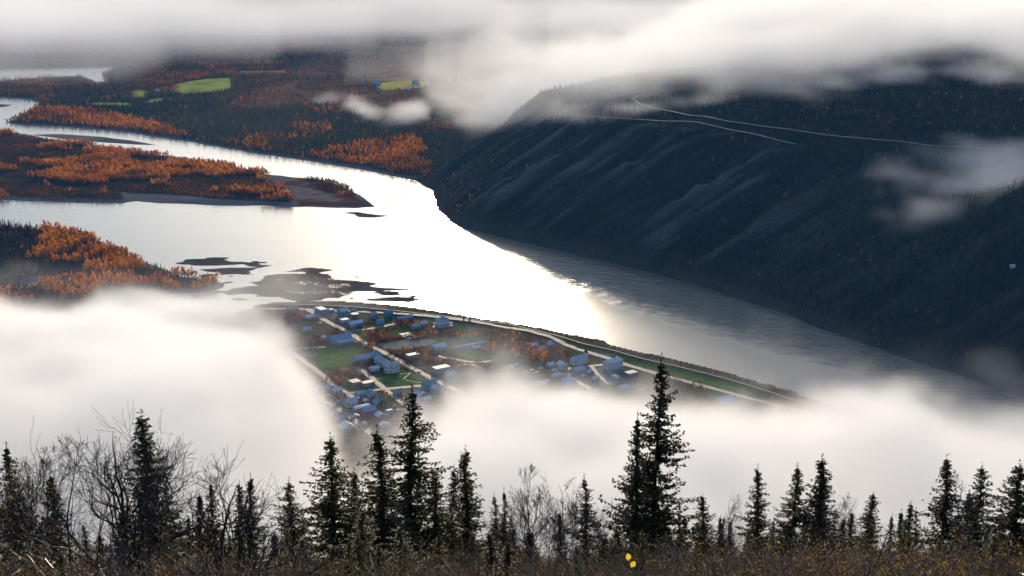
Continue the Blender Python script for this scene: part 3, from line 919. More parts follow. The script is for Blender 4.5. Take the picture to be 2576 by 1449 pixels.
def boxvf(x0, x1, y0, y1, z0, z1):
    V = [(x0, y0, z0), (x1, y0, z0), (x1, y1, z0), (x0, y1, z0), (x0, y0, z1), (x1, y0, z1), (x1, y1, z1), (x0, y1, z1)]
    F = [(3, 2, 1, 0), (4, 5, 6, 7), (0, 1, 5, 4), (1, 2, 6, 5), (2, 3, 7, 6), (3, 0, 4, 7)]
    return V, F

def merge(*vfs):
    V = []; F = []
    for v, f in vfs:
        o = len(V); V += list(v); F += [tuple(i + o for i in q) for q in f]
    return V, F

def gable_walls(lx, ly, h, rise, axis):
    a, b_ = lx / 2, ly / 2
    V = [(-a, -b_, 0), (a, -b_, 0), (a, b_, 0), (-a, b_, 0), (-a, -b_, h), (a, -b_, h), (a, b_, h), (-a, b_, h)]
    F = [(3, 2, 1, 0), (0, 1, 5, 4), (1, 2, 6, 5), (2, 3, 7, 6), (3, 0, 4, 7)]
    if axis == 'x':
        V += [(-a, 0, h + rise), (a, 0, h + rise)]
        F += [(4, 8, 7), (5, 6, 9), (4, 5, 9, 8), (6, 7, 8, 9)]
    elif axis == 'y':
        V += [(0, -b_, h + rise), (0, b_, h + rise)]
        F += [(4, 5, 8), (6, 7, 9), (4, 8, 9, 7), (5, 6, 9, 8)]
    else:
        F += [(4, 5, 6, 7)]
    return V, F

def slab(quad, th):
    """roof plane given as 4 upper corners -> thick slab"""
    V = [tuple(p) for p in quad] + [(p[0], p[1], p[2] - th) for p in quad]
    return V, [(0, 1, 2, 3), (7, 6, 5, 4), (0, 4, 5, 1), (1, 5, 6, 2), (2, 6, 7, 3), (3, 7, 4, 0)]

def gable_roof(lx, ly, h, rise, axis, ov=0.45, th=0.16, ox=0.0, oy=0.0, z=0.0):
    lift = th + 0.03
    if axis == 'x':
        k = rise / (ly / 2); a = lx / 2 + ov; b_ = ly / 2 + ov; zl = h - k * ov + lift; zr = h + rise + lift
        q1 = [(-a, -b_, zl), (a, -b_, zl), (a, 0, zr), (-a, 0, zr)]; q2 = [(a, b_, zl), (-a, b_, zl), (-a, 0, zr), (a, 0, zr)]
    else:
        k = rise / (lx / 2); a = lx / 2 + ov; b_ = ly / 2 + ov; zl = h - k * ov + lift; zr = h + rise + lift
        q1 = [(-a, b_, zl), (-a, -b_, zl), (0, -b_, zr), (0, b_, zr)]; q2 = [(a, -b_, zl), (a, b_, zl), (0, b_, zr), (0, -b_, zr)]
    V, F = merge(slab(q1, th), slab(q2, th))
    return [(p[0] + ox, p[1] + oy, p[2] + z) for p in V], F

def hip_roof(lx, ly, h, rise, ov=0.6):
    a, b_ = lx / 2 + ov, ly / 2 + ov
    r = max(0.0, a - b_)
    zb = h - 0.05
    V = [(-a, -b_, zb), (a, -b_, zb), (a, b_, zb), (-a, b_, zb), (-a, -b_, zb + .18), (a, -b_, zb + .18), (a, b_, zb + .18), (-a, b_, zb + .18), (-r, 0, zb + rise), (r, 0, zb + rise)]
    F = [(3, 2, 1, 0), (0, 1, 5, 4), (1, 2, 6, 5), (2, 3, 7, 6), (3, 0, 4, 7), (4, 5, 9, 8), (6, 7, 8, 9), (5, 6, 9), (7, 4, 8)]
    return V, F

_win = {}
def window_mesh(w, h):
    key = (w, h)
    if key not in _win:
        fr = merge(boxvf(-w / 2 - .1, w / 2 + .1, -.07, 0, -h / 2 - .12, -h / 2), boxvf(-w / 2 - .1, w / 2 + .1, -.07, 0, h / 2, h / 2 + .12),
                   boxvf(-w / 2 - .1, -w / 2, -.07, 0, -h / 2, h / 2), boxvf(w / 2, w / 2 + .1, -.07, 0, -h / 2, h / 2), boxvf(-.03, .03, -.05, 0, -h / 2, h / 2))
        gl = boxvf(-w / 2, w / 2, -.03, 0, -h / 2, h / 2)
        V, F = merge(fr, gl)
        me = bpy.data.meshes.new('window'); me.from_pydata(V, [], F); me.materials.append(m_trim); me.materials.append(m_glass)
        for i, p in enumerate(me.polygons): p.material_index = 1 if i >= len(fr[1]) else 0
        _win[key] = me
    return _win[key]
_v, _f = merge(boxvf(-.5, .5, -.06, 0, 0, 2.1), boxvf(-.6, -.5, -.09, 0, 0, 2.2), boxvf(.5, .6, -.09, 0, 0, 2.2), boxvf(-.6, .6, -.09, 0, 2.2, 2.32))
door_me = bpy.data.meshes.new('door'); door_me.from_pydata(_v, [], _f); door_me.materials.append(m_doorp); door_me.materials.append(m_trim)
for i, p in enumerate(door_me.polygons): p.material_index = 0 if i < 6 else 1

def put(name, me, parent, loc, rz=0.0):
    o = bpy.data.objects.new(name, me); COL.objects.link(o); o.parent = parent; o.location = loc; o.rotation_euler = (0, 0, rz)
    return o

def part(name, vf, mat, parent):
    return mesh_obj(name, vf[0], vf[1], mat, parent)

def windows_on(root, lx, ly, h, rows, nx_, ny_, w=1.1, hh=1.4, ox=0, oy=0, door=True):
    """windows on the two sides that face the valley road (-y and -x) and sparser ones behind"""
    zs = [h * (r + 0.55) / rows for r in range(rows)]
    me = window_mesh(w, hh)
    for r, z in enumerate(zs):
        for i in range(nx_):
            x = -lx / 2 + lx * (i + 0.5) / nx_
            if door and r == 0 and i == nx_ // 2:
                put('door', door_me, root, (ox + x, oy - ly / 2, 0.1)); continue
            put('window', me, root, (ox + x, oy - ly / 2, z))
        for i in range(ny_):
            y = -ly / 2 + ly * (i + 0.5) / ny_
            put('window', me, root, (ox - lx / 2, oy + y, z), -math.pi / 2)

def house(xy, lx, ly, h, roof, wall_c, roof_c, label, name='house', rows=None, drz=0.0, chimney=False, cat='house', group=None, rise=None, z=3.95, win=True, ov=0.45):
    root = empty(name, (xy[0], xy[1], z), TOWN_RZ + drz)
    tag(root, label, cat, group)
    wm = paint(wall_c)
    rows = rows or (2 if h >= 5 else 1)
    if roof in 'xy':
        rise = rise or (0.32 * (ly if roof == 'x' else lx))
        part('wall', gable_walls(lx, ly, h, rise, roof), wm, root)
        rf = part('roof', gable_roof(lx, ly, h, rise, roof, ov), roofing(roof_c), root)
        zt = h + rise
    elif roof == 'hip':
        rise = rise or 0.3 * min(lx, ly)
        part('wall', gable_walls(lx, ly, h, 0, ''), wm, root)
        rf = part('roof', hip_roof(lx, ly, h, rise), roofing(roof_c), root); zt = h + rise
    else:
        part('wall', gable_walls(lx, ly, h, 0, ''), wm, root)
        a, b_ = lx / 2 + .25, ly / 2 + .25
        rf = part('roof', slab([(-a, -b_, h + .35), (a, -b_, h + .35), (a, b_, h + .35), (-a, b_, h + .35)], .32), roofing(roof_c), root); zt = h
        part('parapet', merge(boxvf(-a, a, -b_, -b_ + .2, h + .351, h + .7), boxvf(-a, -a + .2, -b_ + .2, b_, h + .351, h + .7)), m_trim, root)
    if chimney:
        ch = part('chimney', boxvf(lx * .18, lx * .18 + .7, -.35 + ly * .08, .35 + ly * .08, h, zt + 1.0), m_brick, rf)
    if win:
        windows_on(root, lx, ly, h, rows, max(2, int(lx / 3.2)), max(1, int(ly / 3.4)))
    return root

BL = (0.075, 0.21, 0.45); SKY = (0.30, 0.41, 0.53); TEAL = (0.06, 0.26, 0.32); WHT = (0.70, 0.71, 0.72); PALE = (0.48, 0.53, 0.58); CRM = (0.52, 0.47, 0.36)  # blue walls: the blue cast of shade is put into the paint
TANW = (0.34, 0.25, 0.14); LOG = (0.075, 0.045, 0.032); RED = (0.30, 0.05, 0.06); MAG = (0.36, 0.05, 0.16); GRN = (0.30, 0.38, 0.30)
R_BL = (0.24, 0.36, 0.48); R_GY = (0.44, 0.51, 0.58); R_WH = (0.68, 0.70, 0.73); R_TE = (0.08, 0.28, 0.38); R_DK = (0.06, 0.07, 0.09); R_TAN = (0.36, 0.29, 0.22)  # blue-grey roofs: shade and reflected sky put into the colour

house(T1(570, 195), 9, 16, 4.5, 'f', BL, R_GY, 'long dark blue flat-roofed building beside the dike, leftmost of the clear buildings', 'workshop', cat='building')
house(T1(668, 196), 5, 5, 3.4, 'f', BL, R_GY, 'small dark blue shed between the long flat-roofed building and the tank', 'shed', cat='shed')
house(T1(785, 230), 11, 9, 6.5, 'x', BL, R_GY, 'tall dark blue building with pale roof just behind the round tank')
house(T1(885, 195), 6, 5, 3.0, 'x', (0.04, 0.09, 0.22), R_BL, 'small navy shed beside the dike behind the round tank', 'shed', cat='shed')
house(T1(797, 290), 9, 9, 3.2, 'f', PALE, R_WH, 'low shed with flat cream roof in front of the round tank', 'shed', cat='shed')
hb = house(T1(905, 336), 16, 8, 4.6, 'x', BL, R_WH, 'blue corner house with white roof and gabled wing inside a street corner', chimney=True)
_wr = part('wing', ([(p[0] - 5.2, p[1] - 2.4, p[2]) for p in gable_walls(5.5, 8.5, 4.6, 1.9, 'y')[0]], gable_walls(5.5, 8.5, 4.6, 1.9, 'y')[1]), paint(SKY), hb)
part('wing_roof', gable_roof(5.5, 8.5, 4.65, 1.9, 'y', ox=-5.2, oy=-2.4), roofing(R_WH), _wr)
house(T1(1078, 254), 8, 7, 5, 'x', TEAL, R_BL, 'teal house with blue roof just right of the round tank')
house(T1(1228, 240), 9, 7, 5.4, 'x', (0.06, 0.24, 0.24), R_TE, 'teal green two-storey house beside the dike left of the red building')
house(T1(1148, 309), 8, 6, 4, 'x', SKY, R_BL, 'small blue house on the lawn in front of the teal houses')
house(T1(1385, 282), 20, 7, 4.5, 'x', RED, R_BL, 'long red building with blue roof near the dike', 'long_building', cat='building')
house(T1(1490, 352), 10, 8, 3, 'x', SKY, R_GY, 'light blue low shed left of the white mansion, nearer of two', 'shed', cat='shed')
house(T1(1570, 326), 8, 7, 3, 'x', PALE, R_WH, 'pale low shed left of the white mansion, farther of two', 'shed', cat='shed')

# round tank
tk = empty('storage_tank', (*T1(900, 256), 3.95)); tag(tk, 'round rust-brown storage tank with white top among the blue buildings', 'tank')
def drum(r, z0, z1, n=28):
    V = [(r * math.cos(2 * math.pi * k / n), r * math.sin(2 * math.pi * k / n), z) for z in (z0, z1) for k in range(n)]
    F = [(k, (k + 1) % n, n + (k + 1) % n, n + k) for k in range(n)] + [tuple(range(n, 2 * n)), tuple(reversed(range(n)))]
    return V, F
part('shell', drum(4.4, 0, 5.6), mottled('rusty_steel', (0.10, 0.045, 0.03), (0.2, 0.09, 0.055), 1.5, .7), tk)
part('lid', merge(drum(4.5, 5.61, 5.95), drum(1.0, 5.96, 6.3, 12)), roofing(R_WH), tk)
part('ladder', merge(boxvf(-4.75, -4.68, -.3, -.24, 0, 6), boxvf(-4.75, -4.68, .24, .3, 0, 6), *[boxvf(-4.74, -4.69, -.24, .24, .5 + .6 * k, .56 + .6 * k) for k in range(9)]), m_trim, tk)

# white mansion with cupola and veranda
mn = empty('mansion', (*T1(1757, 326), 3.95), TOWN_RZ); tag(mn, 'white mansion with veranda, hipped roof and small tower near the dike', 'mansion')
part('wall', gable_walls(13.5, 10.5, 7.4, 0, ''), paint((0.78, 0.79, 0.80)), mn)
part('roof', hip_roof(13.5, 10.5, 7.4, 3.2, 0.8), roofing(R_BL), mn)
for s in (-1, 1):
    part('gable', ([(p[0] + s * 3.6, p[1] - 3.8, p[2] + 7.3) for p in gable_walls(4, 4, 0.4, 1.8, 'y')[0]], gable_walls(4, 4, .4, 1.8, 'y')[1]), paint((0.78, 0.79, 0.80)), mn)
    part('gable_roof', gable_roof(4, 4, 0.4, 1.8, 'y', .35, ox=s * 3.6, oy=-3.8, z=7.3), roofing(R_BL), mn)
tw = part('tower', merge(boxvf(-1.2, 1.2, -1.2, 1.2, 9.0, 12.6)), paint((0.70, 0.75, 0.80)), mn)
part('tower_roof', ([(-1.5, -1.5, 12.6), (1.5, -1.5, 12.6), (1.5, 1.5, 12.6), (-1.5, 1.5, 12.6), (0, 0, 14.6)], [(0, 1, 4), (1, 2, 4), (2, 3, 4), (3, 0, 4), (3, 2, 1, 0)]), roofing(R_BL), tw)
part('veranda_roof', merge(slab([(-9.2, -7.9, 3.5), (9.2, -7.9, 3.5), (9.2, -5.28, 4.0), (-9.2, -5.28, 4.0)], .15), slab([(-9.2, -5.26, 3.5), (-6.78, -5.26, 4.0), (-6.78, 5.2, 4.0), (-9.2, 5.2, 3.5)], .15)), roofing(R_GY), mn)
part('veranda_floor', merge(boxvf(-9.2, 9.2, -7.9, -5.28, 0, .6), boxvf(-9.2, -6.78, -5.27, 5.2, 0, .6)), paint((0.5, 0.5, 0.5)), mn)
for k in range(8): part('column', boxvf(-9 + k * 2.55, -8.78 + k * 2.55, -7.75, -7.53, .6, 3.36), m_trim, mn)
for k in range(4): part('column', boxvf(-9, -8.78, -4.9 + k * 3.1, -4.68 + k * 3.1, .6, 3.36), m_trim, mn)
windows_on(mn, 13.5, 10.5, 7.4, 2, 5, 3)

# big blue hall with stepped roof
hall = empty('hall', (*T1(752, 488), 3.95), TOWN_RZ); tag(hall, 'big blue barn-like hall with stepped metal roof above the ball field', 'hall')
part('wall', gable_walls(23, 15, 4.6, 4.6, 'x'), paint(SKY), hall)
part('roof', gable_roof(23, 15, 4.6, 4.6, 'x', .5), roofing(R_BL), hall)
lt = part('lean_to', ([(-8, -11.6, 0), (11.4, -11.6, 0), (11.4, -7.55, 0), (-8, -7.55, 0), (-8, -11.6, 3.2), (11.4, -11.6, 3.2), (11.4, -7.55, 4.2), (-8, -7.55, 4.2)],
                      [(3, 2, 1, 0), (4, 5, 6, 7), (0, 1, 5, 4), (1, 2, 6, 5), (2, 3, 7, 6), (3, 0, 4, 7)]), paint(SKY), hall)
part('lean_to_roof', slab([(-8.3, -12.1, 3.3), (11.8, -12.1, 3.3), (11.8, -7.56, 4.45), (-8.3, -7.56, 4.45)], .15), roofing(R_GY), lt)
for k in range(6): put('window', window_mesh(1.1, 1.4), hall, (-6 + k * 3.1, -11.6, 1.8))
for k in range(3): put('window', window_mesh(1.1, 1.4), hall, (-11.5, -5 + k * 5, 2.4), -math.pi / 2)
put('door', door_me, hall, (-9.8, -7.5, .1))

# museum: two long wings with dormers and a front block
mu = empty('museum', (*T1(1180, 725), 3.95), TOWN_RZ); tag(mu, 'large pale L-shaped museum with dormers and front block on the lawn', 'museum')
def to_local(p):
    dx, dy = p[0] - mu.location.x, p[1] - mu.location.y
    c, s = math.cos(TOWN_RZ), math.sin(TOWN_RZ)
    return dx * c + dy * s, -dx * s + dy * c
def block(nm, p, lx, ly, h, rise, axis, wc, rc, dorm=0, hip=False):
    ox, oy = to_local(p)
    mv = lambda vf: ([(q[0] + ox, q[1] + oy, q[2]) for q in vf[0]], vf[1])
    w = part(nm, mv(gable_walls(lx, ly, h, 0 if hip else rise, '' if hip else axis)), paint(wc), mu)
    r = part('roof', mv(hip_roof(lx, ly, h, rise)) if hip else gable_roof(lx, ly, h, rise, axis, .5, ox=ox, oy=oy), roofing(rc), mu)
    n = lx if axis == 'x' else ly
    for k in range(dorm):
        u = -n / 2 + n * (k + .5) / dorm
        if axis == 'x':
            dx, dy, ax2 = ox + u, oy - ly * .27, 'y'
        else:
            dx, dy, ax2 = ox - lx * .27, oy + u, 'x'
        dv = gable_walls(1.6, 1.6, 1.0, .6, ax2)
        d = part('dormer', ([(q[0] + dx, q[1] + dy, q[2] + h + rise * .42) for q in dv[0]], dv[1]), paint(wc), r)
        part('dormer_roof', gable_roof(1.6, 1.6, 1.0, .6, ax2, .2, .1, dx, dy, h + rise * .42), roofing(rc), mu)
    return ox, oy
MW = (0.60, 0.64, 0.68)
ox, oy = block('wing', T1(985, 674), 21, 9, 4.4, 3.0, 'x', SKY, R_GY, 4); windows_on(mu, 21, 9, 4.4, 1, 7, 2, ox=ox, oy=oy)
ox, oy = block('link_wing', T1(1115, 655), 9, 13, 5.0, 3.4, 'y', SKY, R_BL, 0)
ox, oy = block('wing', T1(1178, 725), 9, 24, 6.0, 3.2, 'y', MW, R_GY, 5); windows_on(mu, 9, 24, 6, 2, 2, 8, ox=ox, oy=oy, door=False)
ox, oy = block('front_block', T1(1262, 778), 14, 8.5, 7.6, 3.0, 'x', (0.70, 0.72, 0.74), R_GY, 0, hip=True); windows_on(mu, 14, 8.5, 7.6, 2, 5, 3, ox=ox, oy=oy)
pv = gable_walls(4.2, 1.6, 8.4, 1.4, 'y')
part('pediment', ([(q[0] + ox, q[1] + oy - 4.9, q[2]) for q in pv[0]], pv[1]), paint((0.74, 0.76, 0.78)), mu)
part('pediment_roof', gable_roof(4.2, 1.6, 8.4, 1.4, 'y', .3, .12, ox, oy - 4.9), roofing(R_GY), mu)
for k in range(2): put('window', window_mesh(1.0, 1.3), mu, (ox - 1 + 2 * k, oy - 5.7, 5.4))
put('door', door_me, mu, (ox, oy - 5.7, .1))
ox, oy = block('annex', T1(1090, 765), 9, 8, 3.2, 1.4, 'x', MW, R_WH, 0)

house(T1(900, 905), 10, 11, 3.8, 'f', TANW, R_DK, 'flat-roofed brown block with yellow walls below the museum, left of the tan one', 'office_block', cat='building')
house(T1(1025, 912), 12, 8, 3.4, 'f', (0.38, 0.29, 0.17), R_TAN, 'low flat-roofed tan block below the museum lawn', 'office_block', cat='building')
house(T1(1465, 648), 13, 8, 4.5, 'f', (0.40, 0.43, 0.32), R_TAN, 'cream green flat-roofed building in the brush across the avenue from the museum', 'office_block', cat='building')
house(T1(1720, 560), 15, 8, 4, 'x', PALE, R_WH, 'long grey shed with pale roof behind the orange trees at the centre of town', 'long_shed', cat='shed')
house(T1(2020, 530), 40, 3.2, 2.4, 'x', PALE, R_WH, 'very long narrow white roofed shed crossing the park', 'long_shed', cat='shed', rise=.7)
house(T1(2080, 562), 10, 5, 3, 'x', LOG, R_WH, 'small dark shed with white roof below the long narrow roof', 'shed', cat='shed')
house(T1(1745, 778), 17, 10, 5, 'f', CRM, (0.42, 0.38, 0.31), 'flat cream-roofed store at the edge of the fog', 'store', cat='store')
house(T1(1828, 832), 10, 9, 4, 'x', (0.34, 0.46, 0.46), R_WH, 'pale teal house half sunk in fog below the cream-roofed store')
house(T1(1630, 950), 13, 10, 6, 'x', TEAL, R_TE, 'dark teal barn at the lower corner of the museum lawn', 'barn', cat='barn')
house(T1(1690, 975), 8, 7, 4.4, 'y', SKY, R_GY, 'light blue gabled house in front of the dark teal barn')
house(T1(725, 986), 9, 6, 3.5, 'x', PALE, R_WH, 'small house with bright white roof at the left street corner')
house(T1(668, 958), 7, 8, 3.6, 'y', SKY, R_BL, 'blue gabled house just behind the bright white roof')
house(T1(560, 962), 7, 6, 3.2, 'x', PALE, R_GY, 'faint grey house left of the blue gabled one, in thin fog')
house(T1(955, 1020), 9, 7, 3.5, 'x', PALE, R_GY, 'pale blue cottage left of the tall white gable')
house(T1(1058, 1022), 7, 8, 5, 'y', (0.66, 0.69, 0.72), R_TE, 'tall white gabled house with dark roof in the lower town')
house(T1(855, 1112), 11, 9, 5, 'x', (0.50, 0.52, 0.44), R_GY, 'cream two-storey house with grey roof above the white-roofed hall')
house(T1(1135, 1122), 9, 10, 5, 'y', LOG, R_TE, 'dark log house with steep teal roof in the lower town', rise=3.8, chimney=True)
house(T1(968, 1147), 16, 7, 3, 'x', PALE, (0.74, 0.77, 0.80), 'long low building with bright white roof behind the magenta house', 'long_building', cat='building', rise=1.0)
house(T1(1030, 1196), 13, 9, 5, 'x', MAG, R_BL, 'magenta house with blue metal roof in the lower town')
house(T1(1150, 1234), 8, 8, 3.5, 'y', TANW, R_WH, 'brown house with white gable roof right of the magenta house')
house(T1(600, 1147), 7, 7, 5, 'hip', PALE, R_BL, 'pale blue square house standing in thin fog')
house(T1(757, 1266), 7, 7, 3.5, 'x', TANW, R_BL, 'wooden cabin with blue roof below the pale square house', 'cabin', cat='cabin')
house(T1(505, 1324), 8, 7, 4, 'x', (0.10, 0.34, 0.58), (0.14, 0.36, 0.56), 'bright blue house with blue roof at the fog edge, lower left of town')
house(T1(825, 1348), 13, 11, 3.5, 'y', PALE, R_WH, 'wide white-roofed house at the foot of the clear town')
house(T1(578, 1246), 3, 3, 2.4, 'y', WHT, R_WH, 'tiny white shed above the bright blue house', 'shed', cat='shed', win=False)
house(T1(1495, 1277), 9, 8, 3.5, 'x', WHT, R_WH, 'white house fading into fog right of the tall near spruce')
house(T1(1535, 1096), 8, 7, 4, 'y', (0.20, 0.05, 0.04), R_TE, 'dark red house below the teal barn')
house(T1(1605, 1070), 7, 6, 3.4, 'x', PALE, R_WH, 'small pale house with white roof right of the dark red one')
house(T1(1495, 1032), 9, 8, 3.5, 'x', TANW, R_GY, 'brown house with grey roof between the barn and the dark red house')
house(T1(1318, 992), 8, 5, 3.2, 'x', PALE, R_BL, 'low grey blue house on the cross street below the lawn')
house(T1(1192, 1328), 8, 7, 3.5, 'y', PALE, R_WH, 'pale gabled house nearly lost in fog at the foot of town')
house(T1(1238, 1180), 6, 3, 2.6, 'f', WHT, R_WH, 'small white trailer home right of the log house', 'trailer_home', cat='trailer')
house(T1(705, 1200), 5, 4, 2.6, 'x', SKY, R_BL, 'little blue shed on the lower avenue', 'shed', cat='shed', win=False)
house(T1(522, 1206), 4, 4, 2.6, 'y', WHT, R_WH, 'little white shed left of the lower avenue in mist', 'shed', cat='shed', win=False)
house(T1(150, 1102), 14, 8, 4, 'x', PALE, R_WH, 'faint white-roofed house far left in the fog', cat='house')
house(T1(640, 1432), 10, 8, 3.5, 'y', WHT, R_WH, 'faint white-roofed house lowest in the fog gap')
house(T1(425, 386), 9, 7, 3.5, 'x', CRM, R_GY, 'tan house in thin fog left of the avenue')
house(T1(290, 192), 12, 9, 4.5, 'x', TANW, R_TAN, 'brownish building fading into fog at the far left by the dike', 'long_building', cat='building')
house(T1(455, 264), 10, 7, 3.5, 'x', PALE, R_WH, 'pale low house in thin fog beside the avenue end')
house(T1(590, 462), 5, 6, 3, 'x', PALE, R_WH, 'little white-roofed annex at the back corner of the big blue hall', 'shed', cat='shed')

# church
chp = T2(600, 416)
ch = empty('church', (*chp, 3.95), TOWN_RZ); tag(ch, 'white wooden church with dark spire beside the orange trees', 'church')
part('wall', gable_walls(16, 7.5, 4.6, 4.2, 'x'), paint((0.70, 0.74, 0.78)), ch)
part('roof', gable_roof(16, 7.5, 4.6, 4.2, 'x', .4), roofing(R_GY), ch)
tv = part('transept', ([(q[0] - 2.5, q[1] - 3.2, q[2]) for q in gable_walls(4.5, 5, 4.4, 2.8, 'y')[0]], gable_walls(4.5, 5, 4.4, 2.8, 'y')[1]), paint((0.70, 0.74, 0.78)), ch)
part('transept_roof', gable_roof(4.5, 5, 4.4, 2.8, 'y', .3, ox=-2.5, oy=-3.2), roofing(R_GY), tv)
tw = part('tower', merge(boxvf(8.02, 11.2, -1.6, 1.6, 0, 10.5), boxvf(7.9, 11.32, -1.72, 1.72, 7.2, 7.5)), paint((0.62, 0.66, 0.70)), ch)
part('spire', ([(7.7, -1.9, 10.5), (11.5, -1.9, 10.5), (11.5, 1.9, 10.5), (7.7, 1.9, 10.5), (8.6, -1, 12.2), (10.6, -1, 12.2), (10.6, 1, 12.2), (8.6, 1, 12.2), (9.6, 0, 17.0)],
               [(0, 1, 5, 4), (1, 2, 6, 5), (2, 3, 7, 6), (3, 0, 4, 7), (4, 5, 8), (5, 6, 8), (6, 7, 8), (7, 4, 8), (3, 2, 1, 0)]), roofing((0.05, 0.05, 0.06)), tw)
for k in range(5):
    if k != 1: put('window', window_mesh(.9, 2.2), ch, (-6.6 + k * 3.2, -3.75, 2.4))
put('window', window_mesh(1.4, 2.6), ch, (-2.5, -5.7, 2.6)); put('window', window_mesh(1.2, 2.4), ch, (-8, 0, 3.0), -math.pi / 2); put('door', door_me, ch, (9.6, -1.6, .1))

house(T2(393, 441), 7, 6, 3.2, 'x', PALE, R_WH, 'small white cottage left of the church, farther from it')
house(T2(478, 441), 9, 7, 3.6, 'y', WHT, R_WH, 'small white cottage with gable right beside the church')
house(T2(600, 480), 12, 8, 3.5, 'x', SKY, R_GY, 'blue grey bungalow in front of the church')
bh = house(T2(850, 456), 17, 11, 8.6, 'x', (0.66, 0.69, 0.70), R_WH, 'large white three-storey hotel beside the river road', 'hotel', rows=3, cat='hotel', rise=2.6)
part('false_front', boxvf(8.52, 8.9, -5.7, 5.7, 0, 11.0), paint((0.66, 0.69, 0.70)), bh)
part('porch', merge(boxvf(-8.5, 8.4, -7.6, -5.55, 2.9, 3.1), *[boxvf(-8.4 + 3.3 * k, -8.2 + 3.3 * k, -7.5, -7.3, 0, 2.89) for k in range(6)]), m_trim, bh)
house(T2(447, 532), 11, 9, 5, 'hip', (0.40, 0.50, 0.50), R_GY, 'grey green two-storey house on the lane corner below the church')
house(T2(530, 574), 12, 11, 6, 'hip', PALE, R_GY, 'large pale house with hipped roof at the fog edge')
house(T2(228, 524), 10, 8, 5, 'y', GRN, R_GY, 'pale green gabled house at the fog edge left of the lane')
house(T2(85, 464), 9, 7, 3.5, 'x', WHT, R_WH, 'white-roofed house in mist below the orange trees')
house(T2(688, 498), 6, 5, 3, 'y', LOG, R_GY, 'small dark cabin in the yard below the hotel', 'cabin', cat='cabin')
house(T2(722, 540), 7, 5, 2.8, 'x', CRM, R_WH, 'small cabin with white roof in the yard at the fog edge', 'cabin', cat='cabin')
house(T2(985, 508), 12, 9, 4, 'f', (0.05, 0.09, 0.15), R_DK, 'dark flat shed right of the hotel beside the near spruce top', 'shed', cat='shed')
house(T2(900, 506), 8, 7, 4, 'x', (0.10, 0.16, 0.20), R_DK, 'dark gabled shed just below the hotel', 'shed', cat='shed')
house(T2(318, 327), 11, 7, 4, 'x', SKY, R_BL, 'blue house half hidden by the orange copse, nearer one')
house(T2(402, 294), 8, 6, 4, 'y', PALE, R_GY, 'grey gabled house at the right side of the orange copse')
house(T2(270, 299), 7, 6, 3.5, 'x', PALE, R_WH, 'small grey house behind the orange copse near the river road')
house(T2(1672, 717), 16, 11, 5, 'x', PALE, R_WH, 'long white-roofed building in fog by the river road, left of two', 'long_building', cat='building')
house(T2(1822, 777), 14, 10, 5, 'x', PALE, R_GY, 'grey roofed building in fog by the river road, right of two', 'long_building', cat='building')
house(T2(695, 647), 11, 9, 3.2, 'x', WHT, R_WH, 'faint white roof in dense fog below the lane')
house(T2(928, 606), 10, 6, 3, 'x', WHT, R_WH, 'faint white roof in fog below the parked trailer')
house(T2(320, 582), 11, 8, 3.4, 'x', WHT, R_WH, 'faint pale roof in fog between the green house and the lane')
SHEDS = [(430, 1010), (640, 1030), (735, 1090), (690, 1160), (880, 1240), (920, 1060), (1010, 1080), (1210, 1210), (1290, 1130), (1400, 1085), (1430, 1150), (1560, 1010), (620, 1190), (560, 1290), (870, 1310), (1000, 1300)]
for i, p in enumerate(SHEDS):
    house(T1(*p), rnd.uniform(3, 4.8), rnd.uniform(3, 4.5), rnd.uniform(2.2, 2.9), rnd.choice('xy'), rnd.choice([LOG, TANW, PALE, SKY, WHT, RED]), rnd.choice([R_GY, R_WH, R_BL, R_TAN]),
          'small back-yard shed among the houses of the lower town', 'shed', cat='shed', group='back-yard sheds of the lower town', win=False)
for i, p in enumerate([(430, 480), (550, 520), (640, 520), (330, 470), (150, 440), (380, 560)]):
    house(T2(*p), rnd.uniform(3, 4.8), rnd.uniform(3, 4.5), rnd.uniform(2.2, 2.9), rnd.choice('xy'), rnd.choice([LOG, TANW, PALE, WHT]), rnd.choice([R_GY, R_WH, R_TAN]),
          'small shed in the yards below the church', 'shed', cat='shed', group='sheds below the church', win=False)
# out in the valley and on the hill
def far_house(p, lx, ly, h, wc, rc, label, name='barn', cat='barn'):
    x, y = Hit(*p)
    return house((x, y), lx, ly, h, 'x', wc, rc, label, name, cat=cat, z=float(ground_z(x, y)) - .1, drz=-TOWN_RZ, win=False)
far_house((948, 215), 22, 12, 7, (0.10, 0.28, 0.48), (0.12, 0.34, 0.58), 'bright blue barn at the left end of the far yellow field')
far_house((1046, 212), 20, 13, 8, (0.30, 0.32, 0.36), (0.22, 0.26, 0.34), 'grey blue barn at the right end of the far yellow field')
far_house((1026, 227), 16, 9, 4, (0.6, 0.55, 0.5), R_WH, 'pale farm shed just below the far yellow field', 'shed', 'shed')
far_house((805, 262), 9, 7, 4, WHT, R_WH, 'tiny white cabin in the forest beyond the river', 'cabin', 'cabin')
far_house((396, 231), 9, 7, 5, WHT, R_WH, 'tiny white farmhouse among spruces left of the big green field', 'farmhouse', 'house')
far_house((475, 198), 9, 7, 5, WHT, R_WH, 'tiny white farmhouse at the far edge of the big green field', 'farmhouse', 'house')
far_house((2546, 676), 5, 4, 3, PALE, (0.40, 0.58, 0.64), 'lone cabin with pale roof high on the dark western hill', 'cabin', 'cabin')

